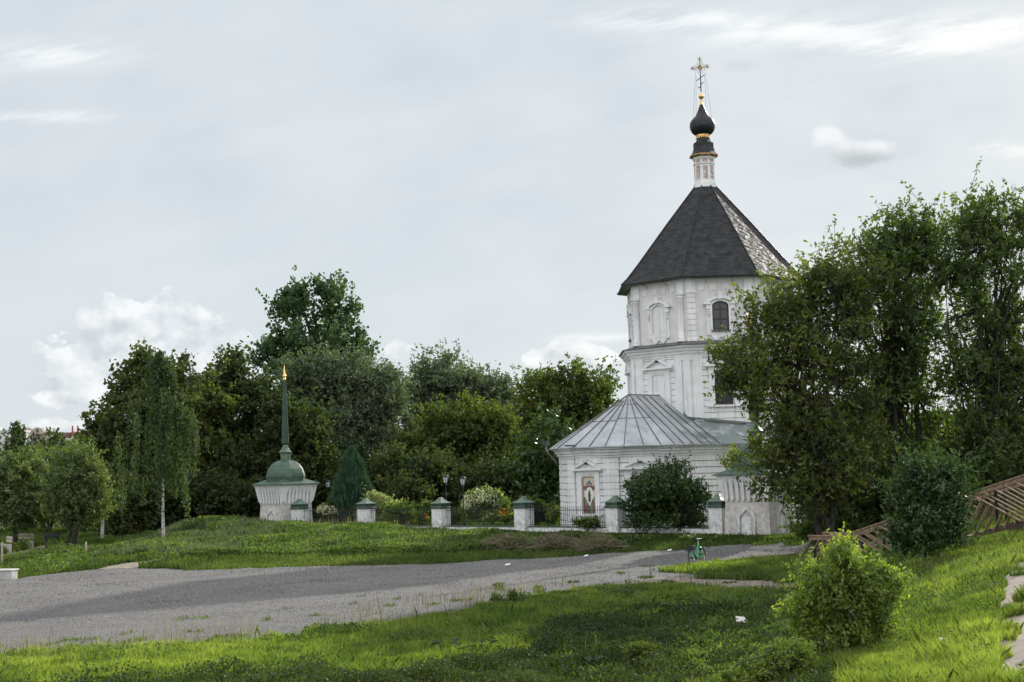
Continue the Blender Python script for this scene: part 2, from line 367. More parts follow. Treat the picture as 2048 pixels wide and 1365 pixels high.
M['lf_bright'] = leafm('sapling_leaves', (.038, .068, .014), (.27, .33, .060), .5, .08, 1.7)
M['lf_gloss'] = leafm('glossy_ash_leaves', (.020, .044, .013), (.068, .110, .032), .30, .08, 1.5, .3)
M['lf_varieg'] = leafm('variegated_leaves', (.10, .13, .05), (.50, .52, .30))
M['lf_weed'] = leafm('weed_leaves', (.028, .056, .016), (.15, .205, .050), .45)
M['grass_d'] = leafm('shade_toned_grass_blades', (.034, .062, .016), (.145, .18, .052), .42, .03, 1.5)  # darker copy of the grass, with the mound's shade put into the colour
M['grass'] = leafm('grass_blades', (.042, .082, .018), (.30, .345, .085), .52, .04, 1.7)
M['pebble'] = leafm('loose_gravel_stones', (.06, .059, .058), (.34, .332, .32), 0.0, .0)
M['dry'] = leafm('dry_grass_stalks', (.055, .045, .032), (.30, .27, .19), .3)
M['petal_w'] = leafm('white_petals', (.5, .48, .36), (.78, .77, .66), .3)
M['petal_o'] = leafm('orange_petals', (.55, .22, .02), (.75, .48, .04), .3)
M['petal_r'] = leafm('red_petals', (.35, .01, .03), (.5, .03, .05), .3)

# ------------------------------------------------------------------ terrain
FP = np.array([4.85, 70.0]); FT = np.array([-.746, .666]); FN = np.array([-.666, -.746])   # fence line and its outward normal
def ss(t): t = np.clip(t, 0, 1); return t * t * (3 - 2 * t)
def hash2(x, y):                # smooth value noise
    def h(i, j):
        q = np.sin(i * 127.1 + j * 311.7) * 43758.5453; return q - np.floor(q)
    i, j = np.floor(x), np.floor(y); f, g = ss(x - i), ss(y - j)
    return (h(i, j) * (1 - f) * (1 - g) + h(i + 1, j) * f * (1 - g) + h(i, j + 1) * (1 - f) * g + h(i + 1, j + 1) * f * g)
def H(x, y):
    x = np.asarray(x, float); y = np.asarray(y, float)
    d = (x - FP[0]) * FN[0] + (y - FP[1]) * FN[1]
    de = np.interp(x, [-16.7, -10, -2.6, 3.9, 8, 14], [18.5, 15.2, 11.2, 4.9, 3.6, 3.2])
    t = np.clip((de - d) / (de - .8), 0, 1)
    m_ = np.interp(x, [-9, -3], [.78, .60]) * t ** .75
    left = ss((-2 - x) / 8)
    m_ = m_ + .40 * left * np.exp(-((d - 5.0) / 3.6) ** 2) * ss(t * 4)
    m_ = m_ + (hash2(x * .8, y * .8) - .5) * .20 * ss(t * 3) * ss((d - .8) / 2.0)
    m_ = m_ * ss((x + 20.5 + .10 * (y - 62)) / 3.6)
    ramp = .045 * np.clip(y - 58, 0, 12) * ss(x / 6) * (1 - ss(t * 2.0))
    s = x - (.235 * y - 2.4)
    bank = .25 * (np.sqrt(s * s + .5) + s) / 2
    bank = np.minimum(bank, 3.4 - 1.0 * np.exp(-np.maximum(bank - 1, 0) * 0)) if False else 3.2 * np.tanh(bank / 3.2)
    bank = bank * (1 - ss((y - 56) / 14))
    bank = bank + (hash2(x * .7 + 9, y * .5) - .5) * .22 * ss(s / 3) * (1 - ss((y - 56) / 14))
    fg = (hash2(x * .45 + 3, y * .35) - .5) * .22 * ss((38 - y) / 10) + .10 * ss((34 - y) / 8)
    lawn = (hash2(x * .15 + 5, y * .1) - .4) * .35 * ss((-19 - x) / 6) * ss((y - 66) / 20)
    return m_ + ramp + bank + fg + lawn
def ghit(px, py):
    d = ray(px, py); ys = np.arange(8, 500, .05); xs = d.x / d.y * ys; zs = CAMZ + d.z / d.y * ys
    k = np.argmax(zs < H(xs, ys)); return float(xs[k]), float(ys[k]), float(H(xs[k], ys[k]))
def on(px, py): return Vector(ghit(px, py))
def wpoly(pts): return np.array([ghit(*p)[:2] for p in pts])
def pip(P, x, y):
    ins = np.zeros(x.shape, bool); n = len(P)
    for i in range(n):
        x0, y0 = P[i]; x1, y1 = P[(i + 1) % n]
        c_ = ((y0 > y) != (y1 > y)) & (x < (x1 - x0) * (y - y0) / (y1 - y0 + 1e-12) + x0); ins ^= c_
    return ins
G_ROAD = wpoly([(-200, 1180), (25, 1158), (100, 1149), (200, 1138), (262, 1137), (400, 1141), (560, 1135), (700, 1132), (900, 1128), (1000, 1119), (1200, 1109),
                (1400, 1096), (1560, 1091), (1690, 1087), (1850, 1084), (1850, 1096), (1690, 1104), (1560, 1117), (1450, 1127), (1330, 1142), (1370, 1148), (1440, 1153), (1330, 1160), (1200, 1174),
                (1100, 1190), (1000, 1207), (900, 1226), (800, 1243), (600, 1272), (400, 1292), (200, 1306), (0, 1316), (-250, 1330)])
G_DIRT = wpoly([(1250, 1165), (1330, 1155), (1430, 1160), (1520, 1163), (1620, 1163), (1760, 1164), (1760, 1184), (1640, 1187), (1540, 1186), (1440, 1181), (1330, 1175), (1210, 1176)])
G_TAN = wpoly([(195, 1139), (240, 1128), (300, 1122), (330, 1117), (338, 1121), (300, 1130), (262, 1138)])
G_PATH2 = wpoly([(-60, 1116), (40, 1104), (70, 1094), (105, 1088), (135, 1089), (112, 1096), (90, 1106), (40, 1114), (-60, 1130)])
G_BPATH = wpoly([(2032, 1128), (2075, 1125), (2080, 1180), (2078, 1240), (2085, 1300), (2095, 1350), (1996, 1352), (1976, 1318), (1988, 1280), (2006, 1240), (1994, 1205), (2010, 1165)])
GPOLYS = [G_ROAD, G_DIRT, G_TAN, G_PATH2, G_BPATH]
WOB = [.5, .25, .3, .4, .16]
def wob(x, y, a=.5): return x + (hash2(x * 1.7, y * 1.1) - .5) * a * 1.6, y + (hash2(x * 1.3 + 40, y * 1.3) - .5) * a * 2
def bare(x, y):
    r_ = np.zeros(x.shape, bool)
    for P, a in zip(GPOLYS, WOB): X2, Y2 = wob(x, y, a); q = pip(P, X2, Y2); r_ |= q & (hash2(x * 3.4, y * 2.1) > .34) if P is G_BPATH else q
    return r_

def grid_mesh(name, xs, ys, mat_, off=0, mask=None, hf=H):
    gx, gy = np.meshgrid(xs, ys); z = hf(gx, gy) + off; nx, ny = len(xs), len(ys)
    V = np.stack([gx, gy, z], -1).reshape(-1, 3)
    i = np.arange(ny - 1)[:, None] * nx + np.arange(nx - 1)[None, :]
    Fq = np.stack([i, i + 1, i + nx + 1, i + nx], -1).reshape(-1, 4)
    if mask is not None:
        cx = V[Fq].mean(1); k = mask(cx[:, 0], cx[:, 1]); Fq = Fq[k]
        used = np.unique(Fq); mp = np.zeros(len(V), int); mp[used] = np.arange(len(used)); V = V[used]; Fq = mp[Fq]
    o = fast_mesh(name, V, Fq, mat_); o.data.polygons.foreach_set('use_smooth', np.ones(len(Fq), bool)); return o
def seg(*p):
    r_ = []
    for a, b, st in p: r_ += list(np.arange(a, b, st))
    return np.array(sorted(set(np.round(r_, 4))))
xs = seg((-2600, -400, 200), (-400, -80, 20), (-80, -32, 4), (-32, 24, .4), (24, 60, 3), (60, 400, 20), (400, 2601, 200))
ys = seg((-300, -20, 20), (-20, 10, 2), (10, 92, .4), (92, 150, 2), (150, 400, 20), (400, 3001, 200))
tag(grid_mesh('ground', xs, ys, M['soil'], -.03), kind='structure')
def strip_sheet(name, P, m_, off, step=.2):
    x0, y0 = P.min(0) - 1; x1, y1 = P.max(0) + 1
    a = WOB[[q is P for q in GPOLYS].index(True)]
    def mk(x, y): X2, Y2 = wob(x, y, a); return pip(P, X2, Y2)
    return tag(grid_mesh(name, np.arange(x0, x1, step), np.arange(y0, y1, step), m_, off, mk), kind='structure')
strip_sheet('gravel_road', G_ROAD, M['gravel'], .0)
strip_sheet('dirt_path', G_DIRT, M['dirt'], .008)
strip_sheet('sandy_path', G_TAN, M['dirt'], .008)
strip_sheet('park_path', G_PATH2, M['dirt'], .0)
strip_sheet('bank_path', G_BPATH, M['bank_path'], .004, .08)

# ------------------------------------------------------------------ church
TC = at(1421, 650, 80); TX, TY = TC.x, TC.y
PH0 = R(-42.0)
GZ = .74
def octa(rad, cx=TX, cy=TY, a0=R(-68.5)):    # corners, angle measured from "towards camera", positive to the right
    return [(cx + rad * math.sin(a0 + k * math.pi / 4), cy - rad * math.cos(a0 + k * math.pi / 4)) for k in range(8)]
church = empty('church', (0, 0, 0), 0, 'white and pale pink octagonal church with dark tent roof, black onion dome and grey-roofed apse', 'church')
def faces(rad, cx=TX, cy=TY):
    o_ = octa(rad, cx, cy); r_ = []
    for k in range(8):
        a, b = Vector((*o_[k], 0)), Vector((*o_[(k + 1) % 8], 0)); u_ = (b - a).normalized(); n_ = Vector((u_.y, -u_.x, 0))
        r_.append((Fr((a + b) / 2, u_, n_), (b - a).length))
    return r_
ZS, ZE = 10.42, 13.86       # skirt top, eave line
# lower tier
RL = 4.97; RU = 4.80; FL = faces(RL)
MB().prism(octa(RL), GZ - .4, 9.95).build('lower_wall', M['groove'], church)
MB().prism(octa(RU), 9.95, 14.0).build('upper_wall', M['pink'], church)
# white rustic courses of the lower tier
def courses(mb, f, L2, z0, z1, holes, step=.325, gap=.05, w=.045, u0=None, u1=None):
    z = z0; u0 = -L2 if u0 is None else u0; u1 = L2 if u1 is None else u1
    while z < z1 - .02:
        a, b = z, min(z + step - gap, z1); segs = [(u0, u1)]
        for hu0, hu1, hz0, hz1 in holes:
            if b > hz0 and a < hz1:
                ns_ = []
                for s0, s1 in segs:
                    if hu0 > s0: ns_.append((s0, min(hu0, s1)))
                    if hu1 < s1: ns_.append((max(hu1, s0), s1))
                segs = [q for q in ns_ if q[1] - q[0] > .02]
        for s0, s1 in segs: f.box(mb, s0, s1, a, b, -.02, w)
        z += step
def pediment_window(f, zs, zt, half, kind, parent, apex=None, sill=True, ph=.62, pw=None):
    """opening from zs to zt, half width; white surround, shouldered head and triangular pediment"""
    fm = MB(); o_ = half + .30; pw = pw or half + .55
    f.box(fm, -o_, -half, zs - .12, zt + .28, -.02, .13); f.box(fm, half, o_, zs - .12, zt + .28, -.02, .13)
    f.box(fm, -half, half, zt + .10, zt + .28, -.02, .13)
    f.ext(fm, [(-half, zt - .10), (-half + .14, zt + .02), (half - .14, zt + .02), (half, zt - .10), (half, zt + .10), (-half, zt + .10)], -.02, .09)
    f.box(fm, -half, half, zt - .02, zt + .1, -.02, .05)
    wnd = fm.build('window', M['white'], parent)
    pm = MB(); zb = zt + .30
    f.box(pm, -pw, pw, zb, zb + .10, -.02, .30); f.box(pm, -pw + .07, pw - .07, zb - .07, zb, -.02, .17)
    f.ext(pm, [(-pw + .12, zb + .1), (pw - .12, zb + .1), (0, zb + ph - .06)], -.02, .07)
    f.strip(pm, [(-pw + .02, zb + .1), (0, zb + ph + .06), (pw - .02, zb + .1)], [(-pw + .22, zb + .1), (0, zb + ph - .10), (pw - .22, zb + .1)], -.02, .27)
    pm.build('pediment', M['white'], wnd)
    if sill:
        sm = MB(); f.box(sm, -o_ - .1, o_ + .1, zs - .22, zs - .12, -.02, .20); f.box(sm, -o_ + .05, -o_ + .2, zs - .5, zs - .22, -.02, .10); f.box(sm, o_ - .2, o_ - .05, zs - .5, zs - .22, -.02, .10)
        sm.build('sill', M['white'], wnd)
    orn = MB()                  # black wrought ornament at the apex
    f.strip(orn, [(-.15, zb + ph - .02), (-.05, zb + ph - .22)], [(-.09, zb + ph - .02), (-.02, zb + ph - .20)], .1, .27)
    f.strip(orn, [(.15, zb + ph - .02), (.05, zb + ph - .22)], [(.09, zb + ph - .02), (.02, zb + ph - .20)], .1, .27)
    orn.build('ornament', M['iron'], wnd)
    if kind == 'glass':
        g = MB(); f.box(g, -half, half, zs - .1, zt, -.01, .012); g.build('pane', M['glass'], wnd)
        b = MB()
        for uu in (-half + .04, 0, half - .04): f.box(b, uu - .035, uu + .035, zs - .1, zt, .005, .05)
        for zz in (zs - .06, (zs * 2 + zt) / 3, (zs + 2 * zt) / 3, zt - .12): f.box(b, -half, half, zz - .03, zz + .03, .004, .048)
        b.build('frame', M['dark_frame'], wnd)
    elif kind == 'blind':
        g = MB(); f.box(g, -half, half, zs - .1, zt, -.02, .03); f.ext(g, [(-half + .14, zs - .1), (half - .14, zs - .1), (half - .14, zt - .3), (half - .3, zt - .14), (-half + .3, zt - .14), (-half + .14, zt - .3)], -.02, .05)
        g.build('blind_panel', M['white'], wnd)
    return wnd
def cornice(poly_fn, base, z0, prof, name, parent, m_):
    mb = MB()
    for (o0, a), (o1, b) in zip(prof[:-1], prof[1:]): mb.frus(poly_fn(base + o0), z0 + a, poly_fn(base + o1), z0 + b)
    return mb.build(name, m_, parent)
for k in (0, 1, 2, 6, 7):       # faces seen or nearly seen
    f, L = FL[k]; L2 = L / 2
    kind = 'glass' if k % 2 == 1 else 'blind'
    mb = MB(); hw = .48 + .30
    courses(mb, f, L2, GZ - .3, 9.66, [(-.49, .49, 6.95, 8.86)], gap=.035, u0=-L2 + .78, u1=L2 - .78)
    mb.build('rustic_course', M['white'], church)
    for s in (-1, 1):           # flat corner pilaster
        p = MB()
        a, b = sorted((s * (L2 + .035), s * (L2 - .16))); f.box(p, a, b, GZ - .3, 9.66, -.05, .09)
        a, b = sorted((s * (L2 - .30), s * (L2 - .80))); f.box(p, a, b, GZ - .3, 9.66, -.05, .09)
        a, b = sorted((s * (L2 - .14), s * (L2 - .32))); f.box(p, a, b, 9.42, 9.66, -.05, .088); f.box(p, a, b, GZ - .3, 1.4, -.05, .088)
        a, b = sorted((s * (L2 - .13), s * (L2 - .33))); f.box(p, a, b, 1.4, 9.42, -.05, .02)
        p.build('pilaster', M['white'], church)
    pediment_window(f, 7.1, 8.74, .48, kind, church, ph=.60)
cornice(lambda r_: octa(r_), RL, 9.66, [(.10, 0), (.12, .10), (.19, .12), (.20, .2), (.30, .27), (.33, .37), (.46, .44), (.50, .54)], 'cornice', church, M['white'])
sk = MB(); sk.frus(octa(RL + .58), 10.20, octa(RL + .60), 10.235); sk.frus(octa(RL + .58), 10.236, octa(RU + .02), ZS + .02)
sk.build('skirt_roof', M['rusty'], church)
# upper tier
FU = faces(RU)
for k in (0, 1, 2, 6, 7):
    f, L = FU[k]; L2 = L / 2; win = k % 2 == 1
    mb = MB(); f.box(mb, -L2 + .4, L2 - .4, 13.70, 13.88, -.02, .06); f.box(mb, -L2 + .4, L2 - .4, 13.80, 13.88, .06, .12)
    mb.build('frieze', M['white'], church)
    for c_ in (-.98, -.33, .33, .98):
        q = MB(); f.box(q, c_ - .17, c_ + .17, 13.14, 13.46, -.02, .035); q.build('square_panel', M['white'], church)
    if win:
        for s in (-1, 1):
            p = MB(); a, b = sorted((s * (L2 - .07), s * (L2 - .53)))
            f.box(p, a, b, 13.12, 13.86, -.02, .09); f.box(p, a - .06, b + .06, 13.02, 13.12, -.02, .16); f.box(p, a - .03, b + .03, 12.94, 13.02, -.02, .12)
            z = ZS + .28
            while z < 12.9: f.box(p, a, b, z, min(z + .255, 12.94), -.02, .10); z += .30
            f.box(p, a + .03, b - .03, ZS, 12.95, -.02, .05)
            f.box(p, a - .05, b + .05, ZS, ZS + .14, -.02, .17); f.box(p, a - .02, b + .02, ZS + .14, ZS + .26, -.02, .13)
            p.build('pilaster', M['white'], church)
    else:
        for s in (-1, 1):
            p = MB(); c0 = f.p(s * (L2 - .27), 0, .12)
            p.lathe([(.24, ZS), (.24, ZS + .1), (.20, ZS + .14), (.22, ZS + .2), (.175, ZS + .27), (.18, 11.5), (.155, 12.78), (.19, 12.82), (.17, 12.87), (.24, 12.93), (.25, 13.0)], 18, (c0.x, c0.y))
            a, b = sorted((s * (L2 - .07), s * (L2 - .50))); f.box(p, a, b, 13.0, 13.86, -.02, .10)
            p.build('column', M['white'], church, smooth=True)
    # baroque surround
    zs, zt, hw = 11.0, 12.28, .44
    arc = [(hw * math.cos(t), zt + .25 * math.sin(t)) for t in np.linspace(math.pi, 0, 13)]
    fm = MB(); ow = .73
    arco = [((hw + .12) * math.cos(t), zt + .38 * math.sin(t)) for t in np.linspace(math.pi, 0, 13)]
    f.strip(fm, arco, arc, -.02, .13)
    f.box(fm, -ow, -hw, zs - .22, zt, -.02, .10); f.box(fm, hw, ow, zs - .22, zt, -.02, .10); f.box(fm, -hw, hw, zs - .22, zs - .02, -.02, .10)
    f.box(fm, -hw - .12, -hw, zs - .02, zt, .1, .14); f.box(fm, hw, hw + .12, zs - .02, zt, .1, .14)
    for s in (-1, 1):           # brackets and impost
        for q, (a0, a1, b0, b1) in enumerate([(.56, .76, 12.10, 12.34), (.57, .73, 11.98, 12.06), (.58, .72, 11.86, 11.94), (.6, .7, 11.76, 11.82)]):
            a, b = sorted((s * a0, s * a1)); f.box(fm, a, b, b0, b1, .08, .19)
        a, b = sorted((s * .5, s * .90)); f.box(fm, a, b, 12.36, 12.44, -.02, .24); f.box(fm, *sorted((s * .54, s * .84)), 12.44, 12.50, -.02, .2)
    hood0 = [(-.82, 12.44), (-.70, 12.62), (-.45, 12.70), (-.2, 12.80), (0, 12.84), (.2, 12.80), (.45, 12.70), (.70, 12.62), (.82, 12.44)]
    hood1 = [(-.60, 12.40), (-.52, 12.52), (-.35, 12.60), (-.15, 12.66), (0, 12.68), (.15, 12.66), (.35, 12.60), (.52, 12.52), (.60, 12.40)]
    f.strip(fm, hood0, hood1, -.02, .22); f.box(fm, -.11, .11, 12.64, 12.98, -.02, .26)
    ap = [(-.73, zs - .20), (-.73, zs - .28), (-.52, zs - .30), (-.42, zs - .46), (-.28, zs - .56), (-.14, zs - .50), (-.06, zs - .40), (0, zs - .38), (.06, zs - .40), (.14, zs - .50), (.28, zs - .56), (.42, zs - .46), (.52, zs - .30), (.73, zs - .28), (.73, zs - .20)]
    for i in range(len(ap) // 2):
        a, b = ap[i], ap[i + 1]; c_, d_ = ap[-2 - i], ap[-1 - i]
    up_line = [(x, zs - .20) for x, _ in ap[1:-1]]
    f.strip(fm, up_line, ap[1:-1], -.02, .09)
    wnd = fm.build('window', M['white'], church)
    g = MB(); inner = [(-hw, zs - .02)] + arc + [(hw, zs - .02)]
    if win or k == 2:
        f.ext(g, inner, -.01, .012); g.build('pane', M['glass'], wnd)
        b = MB()
        for uu in (-hw + .035, 0, hw - .035): f.box(b, uu - .035, uu + .035, zs - .02, zt + (.2 if abs(uu) < .1 else .06), .005, .06)
        for zz in (zs + .02, zs + .58, zs + 1.1): f.box(b, -hw, hw, zz - .03, zz + .03, .004, .055)
        f.strip(b, arc, [(x * .86, z - .06) for x, z in arc], .003, .052)
        b.build('frame', M['dark_frame'], wnd)
        s_ = MB(); f.box(s_, -hw - .06, hw + .06, zs - .10, zs - .03, .1, .20); s_.build('sill', M['rusty'], wnd)
    else:
        f.ext(g, inner, -.02, .03); f.ext(g, [(-hw + .1, zs + .05), (hw - .1, zs + .05), (hw - .1, zt)] + [(x * .77, z - .06) for x, z in arc[::-1][1:-1]] + [(-hw + .1, zt)], .03, .055)
        g.build('blind_panel', M['white'], wnd)
cornice(lambda r_: octa(r_), RU, 13.86, [(.10, 0), (.13, .05), (.22, .08), (.30, .13)], 'upper_cornice', church, M['white'])
# tent roof, slightly flared at the eave, with uv in metres
rings = [(5.50, 13.84), (5.12, 14.18), (4.40, 15.02), (2.55, 17.3), (.60, 19.62)]
me = bpy.data.meshes.new('tent_roof'); V_, F_, UVs = [], [], []
for k in range(8):
    sl = 0
    for i, (rr, zz) in enumerate(rings):
        a, b = octa(rr)[k], octa(rr)[(k + 1) % 8]; L = math.dist(a, b)
        if i: sl += math.hypot(rr - rings[i - 1][0], zz - rings[i - 1][1])
        V_ += [(*a, zz), (*b, zz)]; UVs += [(-L / 2 + k * 7.3, sl), (L / 2 + k * 7.3, sl)]
    base = k * 2 * len(rings)
    for i in range(len(rings) - 1): F_.append((base + 2 * i, base + 2 * i + 1, base + 2 * i + 3, base + 2 * i + 2))
me.from_pydata(V_, [], F_); uvl = me.uv_layers.new(name='UVMap')
for lp in me.loops: uvl.data[lp.index].uv = UVs[lp.vertex_index]
link_mesh('tent_roof', me, M['tent'], church)
sf = MB(); sf.frus(octa(5.48), 13.80, octa(5.49), 13.835, True); sf.build('eave_board', M['black'], church)
rd = MB()
for k in range(8): rd.tube([(*octa(rr + .02)[k], zz + .01) for rr, zz in rings], .035, 6)
rd.build('roof_ridge', M['black'], church, smooth=True)
for k in (0, 1, 2):
    f, L = FU[k]
    for uu in (-.75, .65): hk = MB(); hk.tube([f.p(uu, 13.82, .55), f.p(uu + .05, 13.54, .05)], .016, 5); hk.build('eave_hook', M['iron'], church)
# drum
def at_oct(r_): return octa(r_)
d = MB(); d.frus(octa(.68), 19.52, octa(.66), 19.80); d.frus(octa(.60), 19.80, octa(.575), 21.15); d.frus(octa(.64), 20.88, octa(.64), 20.94); d.frus(octa(.62), 21.15, octa(.72), 21.35)
drum = d.build('drum', M['white'], church)
for k in (7, 0, 1, 2, 3):
    f, L = faces(.587)[k]; bp = MB(); f.box(bp, -.13, .13, 20.0, 20.78, -.05, .012 + .008); f.box(bp, -.13, .13, 20.98, 21.12, -.05, .02); bp.build('brick_panel', M['brick'], drum)
gc = MB(); gc.frus(octa(.86), 21.36, octa(.83), 21.43); gc.frus(octa(.70), 21.28, octa(.84), 21.36)
gc.build('gilded_cornice', M['dullgold'], church)
bl = MB(); pf = [(.80, 21.43), (.66, 21.62), (.60, 21.85), (.60, 22.12), (.50, 22.16), (.42, 22.28), (.38, 22.40), (.38, 22.48)]
for (a, z0), (b, z1) in zip(pf[:-1], pf[1:]): bl.frus(octa(a), z0, octa(b), z1)
bl.build('dome_base', M['black'], church)
gr = MB(); gr.lathe([(.385, 22.47), (.405, 22.49), (.405, 22.52), (.385, 22.54), (.405, 22.56), (.405, 22.60), (.385, 22.61)], 24, (TX, TY))
for k in range(20):
    t = 2 * math.pi * k / 20; gr.box(TX + .395 * math.cos(t) - .022, TX + .395 * math.cos(t) + .022, TY + .395 * math.sin(t) - .022, TY + .395 * math.sin(t) + .022, 22.41, 22.475)
gr.build('gilded_collar', M['gold'], church)
on_ = MB(); on_.lathe([(.38, 22.60), (.52, 22.68), (.63, 22.80), (.71, 22.98), (.735, 23.15), (.71, 23.32), (.63, 23.48), (.50, 23.61), (.39, 23.72), (.31, 23.86), (.24, 24.02), (.18, 24.18), (.13, 24.32), (.10, 24.40)], 28, (TX, TY))
on_.build('onion_dome', M['black'], church, smooth=True)
gt = MB(); gt.lathe([(.105, 24.38), (.08, 24.50), (.06, 24.70), (.08, 24.74), (.14, 24.79), (.165, 24.87), (.14, 24.96), (.08, 25.02), (.04, 25.05), (.03, 25.15)], 18, (TX, TY))
gt.build('gilded_finial', M['gold'], church, smooth=True)
# cross: faces along the fence line, wires to the dome
cu = Vector((.93, -.36, 0)); cb = Vector((TX, TY, 0))
def cp(a, z): return cb + cu * a + Vector((0, 0, 25.1 + (z - 25.4) * 1.24 if z < 26 else z + .10))
cr = MB(); cr.tube([cp(0, 25.4), cp(0, 26.95)], [.035, .026], 6)
cr.beam(cp(-.42, 26.48), cp(.42, 26.48), .03, .04); cr.beam(cp(-.25, 25.98), cp(.25, 26.02), .03, .035)
cr.tube([cp(-.15, 25.68), cp(-.12, 25.62), cp(-.04, 25.66), cp(.04, 25.80), cp(.1, 25.86), cp(.17, 25.84)], .024, 5)
for k in range(16):
    t = 2 * math.pi * k / 16; r1 = .36 if k % 2 else .26
    cr.tube([cp(.1 * math.cos(t), 26.48 + .1 * math.sin(t)), cp(r1 * math.cos(t), 26.48 + r1 * math.sin(t))], .009, 4)
    cr.lathe([(.004, 26.58 + r1 * math.sin(t) - .025), (.026, 26.58 + r1 * math.sin(t)), (.004, 26.58 + r1 * math.sin(t) + .025)], 6, tuple(cp(r1 * math.cos(t), 0))[:2])
for a, z in ((-.44, 26.48), (.44, 26.48), (0, 26.97)):
    for k in range(4):
        t = math.pi * k / 4; q = .15
        cr.tube([cp(a - q * math.cos(t), z - q * math.sin(t)), cp(a + q * math.cos(t), z + q * math.sin(t))], .01, 4)
cross = cr.build('cross', M['iron'], church)
for a, z, rr in ((0, 26.48, .13), (-.44, 26.48, .07), (.44, 26.48, .07), (0, 26.97, .07)):
    nn = cu.cross(Vector((0, 0, 1))); ds = MB()
    ds.tube([cp(a, z) - nn * .04, cp(a, z) + nn * .04], rr, 16)
    ds.build('gilded_disc', M['dullgold'], cross)
wr = MB()
for a, dx, dy in ((-.25, -.55, -.2), (.25, .52, -.2), (-.25, -.3, .4), (.25, .3, .4)):
    wr.tube([cp(a, 26.0 if abs(dy) > .3 else 26.45), (TX + dx, TY + dy, 23.55)], .006, 4)
wr.build('stay_wire', M['iron'], church)

# apse
GA, RA0 = Vector((-.669, -.743)), 0
AP = [(3.6, 79.0), (2.42, 76.4), (2.74, 73.2), (4.70, 71.2), (7.67, 71.35), (10.6, 74.55), (17.5, 75.6), (17.5, 79)]
def offs(poly, d_):              # offset an open/closed polygon outward (ccw list seen from above)
    n = len(poly); out = []
    for i in range(n):
        p0, p1, p2 = Vector(poly[i - 1]), Vector(poly[i]), Vector(poly[(i + 1) % n])
        a = (p1 - p0).normalized(); b = (p2 - p1).normalized(); na = Vector((a.y, -a.x)); nb = Vector((b.y, -b.x))
        q = (na + nb); q /= max(.3, q.dot(na)); out.append(tuple(p1 + q * d_))
    return out
apse = MB().prism(AP, GZ - .4, 4.42).build('apse_wall', M['groove'], church)
ZT = 4.36
def seg_fr(i):
    a, b = Vector((*AP[i], 0)), Vector((*AP[i + 1], 0)); u_ = (b - a).normalized(); return Fr((a + b) / 2, u_, (u_.y, -u_.x, 0)), (b - a).length
